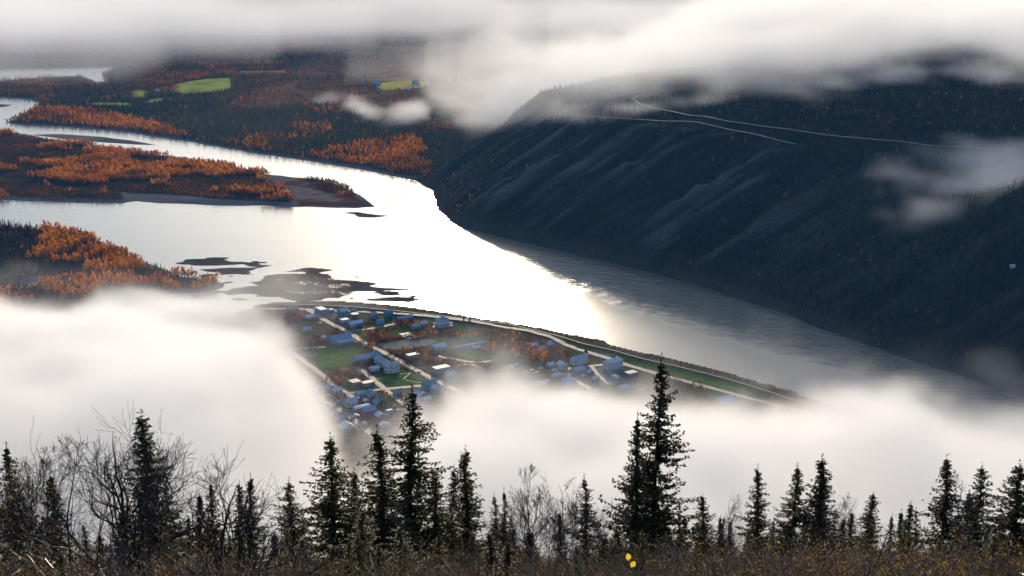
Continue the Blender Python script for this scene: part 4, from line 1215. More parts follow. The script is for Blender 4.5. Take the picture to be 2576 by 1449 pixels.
# ------------------------------------------------------------------ poles, cars, trailer
m_pole = mottled('weathered_pole', (0.07, 0.055, 0.045), (0.13, 0.105, 0.085), 3)
pole_me = bpy.data.meshes.new('pole'); _v, _f = tube([(0, 0, 0), (0, 0, 10)], [.17, .12], 6); pole_me.from_pydata([tuple(v) for v in _v], [], [tuple(int(i) for i in f) for f in _f]); pole_me.materials.append(m_pole)
_v, _f = merge(boxvf(-1.1, 1.1, -.08, .08, 9.2, 9.4)); arm_me = bpy.data.meshes.new('crossarm'); arm_me.from_pydata(_v, [], _f); arm_me.materials.append(m_pole)
POLES = [(T1(408, 205), 'at the far left end of the avenue'), (T1(676, 262), 'at the parking yard left of the round tank'), (T1(712, 362), 'at the street corner left of the blue corner house'),
         (T1(912, 490), 'beside the big blue hall'), (T1(1053, 190), 'on the river road behind the teal houses'), (T1(840, 1022), 'at the corner by the bright white roof'),
         (T1(750, 1172), 'on the lower avenue left of the cream house'), (T1(1605, 1045), 'in front of the light blue gabled house'), (T1(962, 800), 'on the lane below the museum'),
         (T1(1480, 800), 'on the avenue opposite the museum front'), (T1(1240, 555), 'beside the gravel lot on the avenue'), (T1(2000, 700), 'at the bend of the park road'),
         (T2(1780, 690), 'on the river road in thin fog'), (T2(1210, 500), 'on the river road right of the tall near spruce')]
for p, where in POLES:
    r = empty('utility_pole', (*p, 3.9), TOWN_RZ); tag(r, 'thin wooden utility pole ' + where, 'pole', 'utility poles along the streets')
    put('pole', pole_me, r, (0, 0, 0)); put('crossarm', arm_me, r, (0, 0, 0))

m_tyre = mottled('black_rubber', (0.012, 0.012, 0.012), (0.02, 0.02, 0.02), 5)
def car_meshes():
    prof = [(-2.2, .35), (-2.25, .75), (-2.1, .95), (-1.0, 1.02), (1.1, 1.0), (2.15, .85), (2.25, .5), (2.2, .35)]
    cab = [(-1.75, .98), (-1.3, 1.48), (.35, 1.5), (1.05, 1.0)]
    def extr(pr, w, wt=None):
        n = len(pr); wt = wt or w
        V = [(x, -w, z) for x, z in pr] + [(x, w, z) for x, z in pr]
        F = [tuple(range(n)), tuple(reversed(range(n, 2 * n)))] + [(i, i + n, (i + 1) % n + n, (i + 1) % n) for i in range(n)]
        return V, F
    return extr(prof, .88), extr(cab, .78)
_body, _cab = car_meshes()
cab_me = bpy.data.meshes.new('cabin'); cab_me.from_pydata(_cab[0], [], _cab[1]); cab_me.materials.append(m_glass)
_wv, _wf = drum(.34, -.11, .11, 14); _wv = [(x, z, y) for x, y, z in _wv]
wheel_me = bpy.data.meshes.new('wheel'); wheel_me.from_pydata(_wv, [], [tuple(reversed(f)) for f in _wf]); wheel_me.materials.append(m_tyre)
_carb = {}
def parked_car(p, rz, c, label, big=1.0):
    m, nt, b = new_mat('car_paint'); b.inputs['Base Color'].default_value = (*c, 1); b.inputs['Roughness'].default_value = .5
    me = bpy.data.meshes.new('body'); me.from_pydata(_body[0], [], _body[1]); me.materials.append(m)
    r = empty('parked_car', (*p, 4.15), TOWN_RZ + rz, big); tag(r, label, 'car', 'cars parked around the town')
    put('body', me, r, (0, 0, 0)); put('cabin', cab_me, r, (0, 0, 0.02))
    rm = part('roof_panel', boxvf(-1.25, .3, -.74, .74, 1.49, 1.54), m, r)
    for x in (-1.35, 1.4):
        for y in (-.82, .82): put('wheel', wheel_me, r, (x, y, .34))
HP = math.pi / 2
for i, (px, c, t) in enumerate([(903, (.03, .03, .035), 'black'), (917, (.07, .08, .1), 'grey'), (931, (.03, .05, .1), 'dark blue'), (945, (.05, .05, .05), 'charcoal')]):
    parked_car(T1(px, 1204 + i * 6), 0.3, c, f'{t} car, {["first","second","third","last"][i]} in the row of four beside the magenta house')
parked_car(T1(1528, 783), HP, (.1, .11, .14), 'lone dark car driving on the avenue opposite the museum')
parked_car(T1(860, 1262), 0, (.12, .02, .02), 'dark red car on the grass beside the lower avenue')
parked_car(T1(1412, 440), .2, (.05, .05, .06), 'dark car parked on the concrete pad, left of two')
parked_car(T1(1442, 430), .2, (.05, .07, .08), 'dark car parked on the concrete pad, right of two')
parked_car(T1(1672, 352), .4, (.06, .08, .12), 'dark car parked at the corner of the white mansion')
parked_car(T1(905, 498), HP, (.05, .06, .08), 'dark car parked beside the big blue hall')
parked_car(T1(560, 310), HP, (.3, .33, .36), 'silver car parked on the avenue verge in thin fog')
parked_car(T1(1730, 640), .1, (.6, .62, .64), 'white car parked on the park road near the cream green building')
parked_car(T1(1575, 960), .1, (.55, .6, .65), 'white car parked under the dark teal barn')
parked_car(T2(258, 470), .1, (.5, .5, .5), 'pale car on the corner left of the white cottages')
tr = empty('box_trailer', (*T2(872, 527), 4.0), TOWN_RZ + .1); tag(tr, 'white box trailer parked below the hotel', 'trailer')
part('box', boxvf(-1.25, 1.25, -4.5, 4.5, .9, 3.6), paint((.75, .76, .77)), tr); part('chassis', boxvf(-.9, .9, -4.4, 4.4, .6, .89), m_tyre, tr)
for y in (-3.2, -2.3, 3.0):
    for x in (-1.0, 1.0): put('wheel', wheel_me, tr, (x, y, .36), HP)

# ------------------------------------------------------------------ trees that can be told apart in the middle distance
tr_rng = np.random.default_rng(77)
POP = []
for k in range(5):
    h = 10.0
    tv_, tf_ = tube([(0, 0, 0), (.15, .1, 3), (0, -.1, 6.5), (.1, 0, 9.3)], [.2, .16, .09, .03], 5)
    br = [tube([(0, 0, z), (math.cos(a) * 1.3, math.sin(a) * 1.3, z + 1.6)], [.06, .02], 3) + (0,) for z, a in [(2.5, 1), (3.5, 3), (4.6, 5), (5.6, 2), (6.5, 4)]]
    V, F, M = join([(tv_, tf_, 0)] + br)
    tm_ = fast_mesh('trunk', V, F, [m_bark_grey])
    cv, cf = poplar_crown(tr_rng, h, (2.0, 2.6, 2.3, 3.0, 1.8)[k], 170, .42)
    POP.append((tm_, fast_mesh('crown', cv, cf, [m_autumn_o])))
def poplar(x, y, s, label, group, cat='tree', name='poplar_tree'):
    r = empty(name, (x, y, float(ground_z(x, y)) - .1), rnd.uniform(0, 6.28), s)
    tag(r, label, cat, group)
    a, c = POP[rnd.randrange(len(POP))]
    put('trunk', a, r, (0, 0, 0)); put('crown', c, r, (0, 0, 0))
def clump(poly, n, smin, smax, label, group):
    P = np.array(poly); cnt = 0
    while cnt < n:
        x = rnd.uniform(P[:, 0].min(), P[:, 0].max()); y = rnd.uniform(P[:, 1].min(), P[:, 1].max())
        if poly_sdf(np.array([x]), np.array([y]), poly)[0] > 0:
            poplar(x, y, rnd.uniform(smin, smax), label, group); cnt += 1
z1 = lambda *l: [T1(*p) for p in l]
z2 = lambda *l: [T2(*p) for p in l]
clump(z2((-30, 300), (120, 300), (300, 330), (440, 330), (540, 370), (520, 400), (330, 420), (200, 400), (80, 370), (-30, 360)), 46, .8, 1.35, 'rust orange poplar in the copse left of the church', 'poplars of the copse left of the church')
clump(z1((2190, 560), (2300, 520), (2500, 560), (2560, 660), (2400, 680), (2210, 630)), 18, .8, 1.25, 'orange poplar in the park behind the long narrow roof', 'poplars in the park')
clump(z1((1015, 590), (1050, 560), (1100, 585), (1085, 610)), 5, .9, 1.3, 'rust brown poplar in the clump on the avenue above the museum', 'poplars on the avenue')
clump(z1((490, 500), (540, 470), (585, 500), (560, 520)), 5, .8, 1.1, 'rusty poplar at the back of the big blue hall', 'poplars behind the hall')
clump(z1((1200, 600), (1360, 560), (1600, 590), (1640, 640), (1540, 680), (1380, 640), (1250, 620)), 20, .4, .75, 'small brown tree in the brush around the cream green building', 'brush trees opposite the museum')
clump(z1((930, 470), (960, 400), (1170, 420), (1150, 480), (1040, 500)), 16, .35, .7, 'small dark red tree in the thicket beside the gravel lot', 'thicket trees by the gravel lot')
clump(z1((1350, 320), (1390, 310), (1420, 325), (1380, 340)), 3, .7, .95, 'orange poplar in front of the long red building', 'poplars by the red building')
clump(z1((690, 870), (800, 800), (930, 830), (900, 860), (760, 900)), 12, .4, .75, 'small orange brown tree between the ball field and the brown block', 'trees above the brown block')
clump(z1((560, 890), (610, 850), (650, 890), (600, 910)), 4, .6, .9, 'rust tree beside the left avenue', 'trees on the left avenue')
clump(z1((1500, 400), (1640, 370), (1760, 410), (1700, 440), (1560, 430)), 10, .35, .7, 'small rust tree in the hedge below the white mansion', 'hedge trees below the mansion')
clump(z1((1860, 420), (2100, 400), (2250, 450), (2150, 500), (1950, 480)), 14, .45, .85, 'brown tree in the gardens right of the mansion', 'garden trees right of the mansion')
clump(z1((2250, 400), (2420, 400), (2560, 450), (2540, 500), (2300, 460)), 14, .5, .95, 'dark brown tree between the copse and the river road', 'trees by the river road')
clump(z1((480, 1200), (640, 1170), (760, 1290), (680, 1330), (520, 1270)), 16, .4, .75, 'bare brown tree among the misty cabins of the lower town', 'trees of the misty lower town')
clump(z1((620, 1060), (760, 1040), (790, 1080), (660, 1100)), 7, .4, .6, 'small brown tree left of the cream house', 'trees left of the cream house')
clump(z1((1150, 1020), (1250, 1010), (1290, 1080), (1180, 1080)), 6, .45, .8, 'brown tree beside the log house', 'trees by the log house')
clump(z2((1250, 520), (1450, 560), (1560, 620), (1480, 650), (1330, 600)), 20, .35, .65, 'brown bush tree between the river road and the fog', 'brush trees by the river road')
clump(z1((330, 330), (480, 350), (470, 430), (380, 440)), 7, .5, .8, 'brown tree in thin fog left of the avenue', 'misty trees left of the avenue')
clump(z1((200, 230), (330, 240), (400, 300), (260, 300)), 6, .5, .8, 'faint brown tree deep in the fog at the left end of town', 'faint trees at the left end of town')
clump(z1((1280, 330), (1420, 340), (1640, 320), (1640, 345), (1400, 365)), 8, .4, .7, 'small rust tree in the gardens behind the concrete pad', 'garden trees behind the pad')
clump(z1((1560, 690), (1700, 700), (1900, 700), (1880, 730), (1650, 730)), 10, .4, .75, 'brown tree along the avenue above the cream-roofed store', 'trees above the store')
clump(z1((1340, 1000), (1480, 1060), (1460, 1120), (1330, 1080)), 8, .4, .75, 'brown tree behind the tall near spruce in the lower town', 'trees of the lower town')
clump(z2((330, 470), (380, 455), (560, 500), (640, 510), (620, 540), (420, 500)), 8, .35, .65, 'small brown tree in the yards below the church', 'yard trees below the church')
# the largest poplars of the delta, one by one; the remainder as one wood
D = DELTA
order = np.argsort(D['Y'] - 60 * D['n'])
dh = np.where(D['n'] + 0.6 * D['n2'] < 0.0, RNG.uniform(.45, .8, len(D['X'])), RNG.uniform(.9, 1.65, len(D['X'])))
visible = np.abs(D['X'] / D['Y']) < 0.365
front = [i for i in order if visible[i] and dh[i] > .95 and D['Y'][i] > 1450][:60]
for i in front:
    poplar(float(D['X'][i]), float(D['Y'][i]), float(dh[i]), 'tall orange poplar on the near side of the river delta wood', 'poplars of the delta wood')
rest = np.setdiff1d(np.arange(len(D['X'])), front)
tnt = np.clip(np.where(dh < .85, .22, .62) + .2 * D['n2'] + RNG.normal(0, .12, len(dh)), 0.02, 1)
scatter('delta_poplar_wood', np.stack([D['X'], D['Y']], -1)[rest], ground_z(D['X'], D['Y'])[rest] - .2, dh[rest], tnt[rest], P_POPLAR, RNG.integers(0, 4, len(rest)),
        'orange poplar wood covering the river delta on the left')

# ------------------------------------------------------------------ foreground: spruces on the near slope, one by one
def needle_mat(name, c0, c1, c2):
    m = bpy.data.materials.new(name); m.use_nodes = True
    nt = m.node_tree; nt.nodes.clear()
    out = nt.nodes.new('ShaderNodeOutputMaterial')
    d = nt.nodes.new('ShaderNodeBsdfPrincipled'); t = nt.nodes.new('ShaderNodeBsdfTranslucent'); mix = nt.nodes.new('ShaderNodeMixShader')
    mix.inputs[0].default_value = 0.3
    n = nt.nodes.new('ShaderNodeTexNoise'); n.inputs['Scale'].default_value = 1.1; n.inputs['Detail'].default_value = 4
    tc = nt.nodes.new('ShaderNodeTexCoord'); nt.links.new(tc.outputs['Object'], n.inputs['Vector'])
    oi = nt.nodes.new('ShaderNodeObjectInfo')
    ad = nt.nodes.new('ShaderNodeMath'); ad.operation = 'MULTIPLY_ADD'; ad.inputs[1].default_value = 0.3
    nt.links.new(oi.outputs['Random'], ad.inputs[0]); nt.links.new(n.outputs['Fac'], ad.inputs[2])
    c = ramp(nt, ad.outputs[0], [(0.4, c0), (0.65, c1), (0.95, c2)])
    nt.links.new(c, d.inputs['Base Color']); d.inputs['Roughness'].default_value = 0.6; d.inputs['Specular IOR Level'].default_value = 0.25
    nt.links.new(c, t.inputs['Color'])
    nt.links.new(d.outputs[0], mix.inputs[1]); nt.links.new(t.outputs[0], mix.inputs[2]); nt.links.new(mix.outputs[0], out.inputs[0])
    return m
m_needles = needle_mat('spruce_needles', (0.016, 0.017, 0.005), (0.042, 0.042, 0.010), (0.13, 0.115, 0.024))
m_young = needle_mat('young_spruce_needles', (0.03, 0.05, 0.012), (0.07, 0.10, 0.02), (0.12, 0.15, 0.03))

def diamonds(P, Dv, L, W, rng):
    """elongated needle-tuft faces: base P, direction Dv, length L, width W"""
    n = len(P)
    sd = np.cross(Dv, rng.normal(size=(n, 3))); sd /= np.linalg.norm(sd, axis=1)[:, None] + 1e-9
    L = L[:, None]; W = W[:, None]
    V = np.stack([P, P + Dv * L * .45 + sd * W, P + Dv * L, P + Dv * L * .45 - sd * W], 1).reshape(-1, 3)
    return V, np.arange(4 * n).reshape(-1, 4)

def make_spruce(seed, w=1.3, ragged=0.5, dense=1.0, club=0.0, lean=0.0):
    """a 10 m northern spruce: trunk, branch wood and needle crown"""
    rng = np.random.default_rng(seed)
    h = 10.0
    zt = np.linspace(0, h, 12)
    wob = np.cumsum(rng.normal(0, .035, (12, 2)), axis=0) + np.stack([lean * (zt / h) ** 2, 0 * zt], -1)
    wob -= wob[0]
    path = np.column_stack([wob, zt])
    trunk = tube(path, list(np.linspace(.16, .012, 12)), 6)
    az_n = rng.uniform(.65, 1.2, (14, 6))            # uneven sectors: lobes and gaps
    woodV = []; P = []; Dd = []; LL = []; WW = []
    z = 0.5
    wood = []
    while z < h * .985:
        u = z / h
        prof = (1 - u) ** .85 * (.7 + .3 * min(1, u * 5)) + .006
        if club and u > .86: prof = max(prof, club * (.2 - abs(u - .93)))
        az = rng.uniform(0, 6.28)
        ln = w * 1.18 * prof * (1 + ragged * rng.normal(0, .34)) * az_n[min(13, int(u * 14)), int(az / 6.2832 * 6) % 6]
        ln = max(.05, ln)
        if rng.random() < .06 * ragged: ln *= 1.7
        cx, cy = np.interp(z, zt, wob[:, 0]), np.interp(z, zt, wob[:, 1])
        d0 = np.array([math.cos(az), math.sin(az), 0.0])
        droop = rng.uniform(.15, .5) * (1 - .9 * u)
        m = max(3, int(ln / .10))
        tt = np.linspace(.08, 1, m)
        bp_ = np.array([cx, cy, z]) + d0 * (tt * ln)[:, None] + np.array([0, 0, 1.0]) * (ln * (-droop * tt + (droop * .9 + .12) * tt ** 2.4))[:, None]
        if ln > .35:
            q = bp_[[0, m // 2, m - 1]]
            wood.append(tube(q, [.02, .013, .004], 3) + (0,))
        sidev = np.array([-d0[1], d0[0], 0.0])
        for i, p in enumerate(bp_):
            k = 5 if rng.random() < dense else 3
            for _ in range(k + (1 if tt[i] > .75 else 0)):
                sgn = rng.choice([-1, 1])
                dv = d0 * rng.uniform(.2, 1.0) + sidev * sgn * rng.uniform(.1, 1.1) + np.array([0, 0, rng.normal(-.05, .42)])
                dv /= np.linalg.norm(dv)
                P.append(p + rng.normal(0, .025, 3)); Dd.append(dv)
                LL.append(rng.uniform(.13, .33) * (1.0 - .62 * u) * (1.15 - .45 * tt[i])); WW.append(rng.uniform(.024, .05))
        z += rng.uniform(.018, .052) * (1.05 - .35 * u)
    # leader
    for k in range(14):
        dv = np.array([rng.normal(0, .5), rng.normal(0, .5), 1.0]); dv /= np.linalg.norm(dv)
        P.append(np.array([wob[-1, 0], wob[-1, 1], h + .22 - .06 * k])); Dd.append(dv); LL.append(.16); WW.append(.025)
    cv, cf = diamonds(np.array(P), np.array(Dd), np.array(LL), np.array(WW), rng)
    tv, tf = trunk
    wv = join([(tv, tf, 0)] + wood)
    return fast_mesh('trunk', wv[0], wv[1], [m_bark_dark]), fast_mesh('crown', cv, cf, [m_needles])

SPR = [make_spruce(101, 1.25, .55, 1.0), make_spruce(102, 1.5, .7, .9), make_spruce(103, 1.0, .5, 1.0, club=.7), make_spruce(104, 1.75, .75, 1.0),
       make_spruce(105, 1.15, .8, .7, lean=.25), make_spruce(106, 1.4, .55, 1.0, club=.5, lean=-.2), make_spruce(107, .85, .6, .9), make_spruce(108, 1.6, .9, .55)]
SPR_W = [1.25, 1.5, 1.0, 1.75, 1.15, 1.4, .85, 1.6]

def spruce(px, ytop, d, width_px, var, label, group='spruces on the near slope', rz=None):
    X, Y, ztop = At(px, ytop, d)
    zb = float(ground_z(X, Y)) - .15
    h = ztop - zb
    half = width_px * 1.8 * K / 2 / 1422 * d
    sw = half / SPR_W[var]
    r = empty('spruce_tree', (X, Y, zb), rnd.uniform(0, 6.28) if rz is None else rz)
    r.scale = (sw, sw, h / 10.0)
    tag(r, label, 'spruce', group)
    a, c = SPR[var]
    put('trunk', a, r, (0, 0, 0)); put('crown', c, r, (0, 0, 0))
    return r

SPRUCES = [  # survey x, top y, distance, crown width, shape, label
    (20, 1124, 70, 95, 0, 'spruce at the very left edge with a thin upper stem'),
    (130, 1195, 72, 85, 6, 'dark spruce tangled with bare birch twigs near the left edge'),
    (368, 1040, 78, 130, 2, 'tall dark spruce standing behind the big bare tree at left'),
    (425, 1222, 82, 80, 5, 'shorter spruce just right of the tall one behind the bare tree'),
    (505, 1245, 88, 62, 6, 'left of the twin slim spruces behind the small bare tree'),
    (527, 1216, 84, 70, 0, 'right of the twin slim spruces behind the small bare tree'),
    (600, 1222, 86, 66, 4, 'left of the two spruces right of the small bare tree'),
    (623, 1200, 80, 92, 1, 'right of the two spruces right of the small bare tree'),
    (476, 1300, 105, 42, 6, 'tiny distant spruce between the bare trees, right of its pair'),
    (456, 1318, 108, 36, 2, 'tiny distant spruce between the bare trees, left of its pair'),
    (725, 1220, 74, 120, 7, 'lone open-branched spruce in the gap left of centre'),
    (832, 1097, 78, 170, 3, 'broad tall spruce left of the central twin giants'),
    (884, 1192, 84, 80, 2, 'slim spruce tucked right behind the broad tall one'),
    (962, 1085, 76, 165, 1, 'left and lower of the two central giant spruces'),
    (1020, 982, 82, 165, 3, 'taller right one of the two central giant spruces'),
    (1088, 1182, 84, 90, 0, 'narrow spruce just right of the central giants'),
    (1135, 1182, 86, 80, 5, 'left stem in the trio of spruces right of the central giants'),
    (1160, 1126, 80, 105, 4, 'tallest middle stem in the trio right of the central giants'),
    (1186, 1206, 88, 70, 6, 'right stem in the trio of spruces right of the central giants'),
    (1252, 1245, 80, 60, 7, 'thin sparse spruce left of the bare birches, left of a pair'),
    (1276, 1235, 74, 40, 4, 'thin nearly leafless spruce left of the bare birches, right of a pair'),
    (1405, 1290, 88, 42, 6, 'small slim spruce standing among the bare birches'),
    (1483, 1202, 82, 84, 7, 'open spruce between the bare birches and the giant spruce'),
    (1608, 1052, 84, 88, 0, 'shorter left stem of the giant spruce right of centre'),
    (1650, 912, 88, 150, 3, 'giant spruce right of centre reaching highest of all near trees'),
    (1716, 1300, 112, 48, 2, 'small slim spruce just right of the giant spruce'),
    (1770, 1246, 92, 84, 5, 'medium spruce standing alone right of the giant spruce'),
    (1812, 1302, 112, 42, 0, 'small spruce right of the lone medium spruce'),
    (1836, 1310, 118, 36, 6, 'very small spruce left of the open spire-topped spruce'),
    (1913, 1180, 86, 92, 1, 'spire-topped spruce with open top, first in the right-hand row'),
    (1948, 1312, 112, 40, 2, 'very small spruce between the first two of the right-hand row'),
    (1996, 1178, 88, 112, 3, 'bushy spruce with side arms, second in the right-hand row'),
    (2022, 1292, 110, 44, 6, 'very small spruce below the bushy one with side arms'),
    (2066, 1150, 86, 96, 2, 'spruce with clubbed tip, taller stem of the right-hand twin'),
    (2083, 1190, 88, 70, 4, 'shorter right stem of the twin with the clubbed tip'),
    (2143, 1292, 104, 48, 2, 'small blunt-topped spruce inside the faint birch twigs at right'),
    (2195, 1244, 94, 86, 5, 'spiky medium spruce in the gap of the right-hand row'),
    (2243, 1300, 112, 46, 0, 'first of four small spruces in the low gap at right'),
    (2264, 1288, 110, 46, 6, 'second of four small spruces in the low gap at right'),
    (2285, 1268, 106, 50, 2, 'third and tallest of four small spruces in the low gap at right'),
    (2312, 1286, 108, 54, 7, 'last of four small spruces in the low gap at right'),
    (2380, 1150, 82, 112, 5, 'dark club-shaped spruce with left-leaning arms near the right edge'),
    (2436, 1236, 88, 80, 0, 'small spruce between the club-shaped and the candelabra spruce'),
    (2478, 1168, 80, 122, 7, 'airy spruce with candle-like upturned tips near the right edge'),
    (2574, 1165, 74, 180, 3, 'broad spruce cut by the right edge'),
    (905, 1290, 66, 130, 1, 'olive young spruce in front of the central giants, left one'),
    (1010, 1330, 60, 120, 7, 'olive young spruce in front of the central giants, right one'),
    (560, 1330, 66, 90, 5, 'low spruce under the small bare tree'),
    (300, 1290, 70, 100, 1, 'spruce filling the lower left behind the big bare trunk'),
    (690, 1370, 70, 100, 0, 'low young spruce left of the lone open-branched one'),
    (1560, 1330, 76, 110, 1, 'low spruce skirting the left foot of the giant spruce'),
    (1690, 1345, 78, 90, 5, 'low spruce skirting the right foot of the giant spruce'),
    (760, 1360, 68, 80, 2, 'low young spruce right of the lone open-branched one'),
    (2060, 1330, 80, 70, 0, 'low spruce under the clubbed twin at right'),
    (1195, 1345, 76, 80, 5, 'low spruce right of the trio near the centre'),
    (1880, 1352, 90, 60, 2, 'low slim spruce left of the open spire-topped spruce'),
]
for s in SPRUCES:
    spruce(*s)
for (zx, zy, hh, ww, lab) in [(1965, 318, 17.0, 1.5, 'taller of two lone dark spruces beside the dike right of the white mansion'), (2026, 300, 11.5, 1.7, 'shorter of two lone dark spruces beside the dike right of the white mansion'),
                              (1455, 965, 8.0, 1.0, 'dark spruce at the lower edge of the museum lawn'), (790, 262, 7.0, .9, 'dark slim spruce between the blue buildings beside the tank')]:
    r = empty('spruce_tree', (*T1(zx, zy), 3.9), rnd.uniform(0, 6)); r.scale = (ww, ww, hh / 10); tag(r, lab, 'spruce', 'spruces in the town')
    a, c = SPR[rnd.choice((0, 2, 3))]
    put('trunk', a, r, (0, 0, 0)); put('crown', c, r, (0, 0, 0))
yb = spruce(150, 1395, 30, 100, 1, 'bright green young spruce bush at the lower left', 'bright young bushes')
for c in yb.children:
    if c.name.startswith('crown'):
        c.data = c.data.copy(); c.data.materials.clear(); c.data.materials.append(m_young)

for k in range(34):
    x_ = rnd.uniform(0, 2576)
    spruce(x_, rnd.uniform(1335, 1400), rnd.uniform(45, 95), rnd.uniform(45, 85), rnd.randrange(8), 'low young spruce half hidden in the undergrowth', 'young spruces in the undergrowth')

for k in range(40):
    x_ = rnd.uniform(0, 2576)
    spruce(x_, rnd.uniform(1288, 1345), rnd.uniform(95, 130), rnd.uniform(30, 55), rnd.randrange(8), 'small dark spruce in the back row beyond the undergrowth', 'small spruces of the back row')

# ------------------------------------------------------------------ bare trees
m_twig, nt, b = new_mat('wet_twig_bark')
tc = nt.nodes.new('ShaderNodeTexCoord'); n = nt.nodes.new('ShaderNodeTexNoise'); n.inputs['Scale'].default_value = 5
nt.links.new(tc.outputs['Object'], n.inputs['Vector'])
nt.links.new(ramp(nt, n.outputs['Fac'], [(.3, (.045, .027, .017)), (.7, (.19, .125, .080))]), b.inputs['Base Color'])
b.inputs['Roughness'].default_value = 0.35; b.inputs['Specular IOR Level'].default_value = 0.6
m_ochre = leaf_mat('ochre_leaves', [(0, (.07, .035, .016)), (.45, (.22, .11, .022)), (.8, (.36, .19, .03)), (1, (.48, .30, .05))], .45, attr='random')

def grow(rng, p, d, ln, r, depth, out, leaves, up=.25, spread=.55, leafy=0.0):
    n = 5
    path = [p]; dd = d.copy()
    for i in range(n):
        dd = dd + rng.normal(0, .13, 3) + np.array([0, 0, up * .12]); dd /= np.linalg.norm(dd)
        path.append(path[-1] + dd * ln / n)
    rad = np.linspace(r, r * .68, n + 1)
    out.append((path, rad))
    if depth == 0:
        if rng.random() < leafy: leaves.append(path[-1])
        return
    kids = rng.integers(3, 6) if depth > 1 else rng.integers(2, 5)
    for k in range(kids):
        f = rng.uniform(.35, .98) if k else 1.0
        i = min(n, max(1, int(round(f * n))))
        nd = dd + rng.normal(0, spread, 3) + np.array([0, 0, up]); nd /= np.linalg.norm(nd)
        grow(rng, path[i], nd, ln * rng.uniform(.5, .82), rad[i] * rng.uniform(.5, .85), depth - 1, out, leaves, up, spread, leafy)

m_limb = mottled('dark_wet_limbs', (.012, .009, .008), (.045, .032, .026), 3, .5, spec=.4)
def bare_tree(px, ytop, d, seed, stems, label, spread=.55, r0=.075, fan=.2, leafy=.12, nb=10, reach=.34):
    """leafless tree: stems that run to the top, side limbs and twigs"""
    rng = np.random.default_rng(seed)
    X, Y, ztop = At(px, ytop, d)
    zb = float(ground_z(X, Y)) - .1
    h = ztop - zb
    big = []; fine = []; leaves = []
    for s_ in range(stems):
        hh = h * (1.0 if s_ == 0 else rng.uniform(.78, .97))
        n = 16
        tip = np.array([rng.normal(0, fan) * h if s_ else rng.normal(0, .03) * h, rng.normal(0, fan) * h * .6, hh])
        u = np.linspace(0, 1, n)
        bow = rng.normal(0, .06, 2) * h
        path = np.column_stack([tip[0] * u ** 1.4 + bow[0] * np.sin(u * 3.14), tip[1] * u ** 1.4 + bow[1] * np.sin(u * 3.14), hh * u])
        path[1:-1, :2] += rng.normal(0, .006 * h, (n - 2, 2))
        rad = r0 * (1 - u) ** .8 * rng.uniform(.75, 1.0) + .008
        big.append(tube(path, rad, 6) + (0,))
        for k in range(nb):
            f = rng.uniform(.3, .97)
            i = int(f * (n - 1))
            az = rng.uniform(0, 6.283)
            d0 = np.array([math.cos(az) * .8, math.sin(az) * .5, rng.uniform(.5, 1.2)]); d0 /= np.linalg.norm(d0)
            segs = []
            grow(rng, path[i], d0, h * reach * (1.08 - f) * rng.uniform(.5, 1.1) + .25, max(.010, rad[i] * .55), 3, segs, leaves, .22, spread, leafy)
            for p_, r_ in segs:
                (big if r_[0] > .013 else fine).append(tube(np.array(p_), np.maximum(r_ * 1.15, .0055), 4 if r_[0] > .013 else 3) + (0,))
    root = empty('bare_tree', (X, Y, zb)); tag(root, label, 'tree', 'leafless trees on the near slope')
    V, F, M = join(big); link('trunk', fast_mesh('trunk', V, F, [m_limb], smooth=True), root)
    V, F, M = join(fine); link('twigs', fast_mesh('twigs', V, F, [m_limb]), root)
    if leaves:
        L = np.array(leaves)
        cv, cf = quad_cloud(L, rng.uniform(.02, .045, len(L)), rng)
        link('leaves', fast_mesh('leaves', cv, cf, [m_ochre]), root)
    return root

bare_tree(318, 1062, 42, 5, 3, 'big bare tree with dark forked trunk at left', .55, .105, .13, .06, 7, .45)
bare_tree(205, 1140, 44, 9, 2, 'bare tree with arching branches left of the big forked one', .55, .06, .18, .06, 6, .45)
bare_tree(430, 1170, 40, 14, 2, 'bare sapling whose limbs reach right of the big forked tree', .6, .06, .22, .06, 6, .5)
bare_tree(575, 1250, 36, 21, 2, 'small crooked bare tree right of the big bare tree', .6, .09, .2, .03, 7, .5)
bare_tree(92, 1120, 50, 33, 4, 'fine-twigged birch with a few hanging leaves near the left edge', .42, .045, .10, .3, 12, .3)
bare_tree(40, 1260, 46, 35, 4, 'dense low birch thicket at the left edge', .45, .035, .15, .3, 10, .35)
bare_tree(1340, 1190, 66, 41, 3, 'clump of slender bare birches right of centre, taller part', .36, .055, .06, .03, 12, .3)
bare_tree(1402, 1215, 70, 42, 3, 'clump of slender bare birches right of centre, right part', .38, .05, .06, .03, 11, .3)
bare_tree(1555, 1275, 72, 43, 3, 'faint fine-twigged birch just left of the giant spruce', .42, .03, .1, .03, 10, .3)
bare_tree(2125, 1262, 76, 44, 3, 'faint fine-twigged birch in the right-hand row of spruces', .45, .03, .1, .15, 10, .3)
bare_tree(2425, 1205, 72, 45, 2, 'thin pale birch beside the candle-tipped spruce at right', .4, .035, .05, .03, 10, .25)
bare_tree(1845, 1265, 90, 46, 3, 'faint bare birch behind the lone medium spruce', .45, .03, .1, .05, 10, .3)

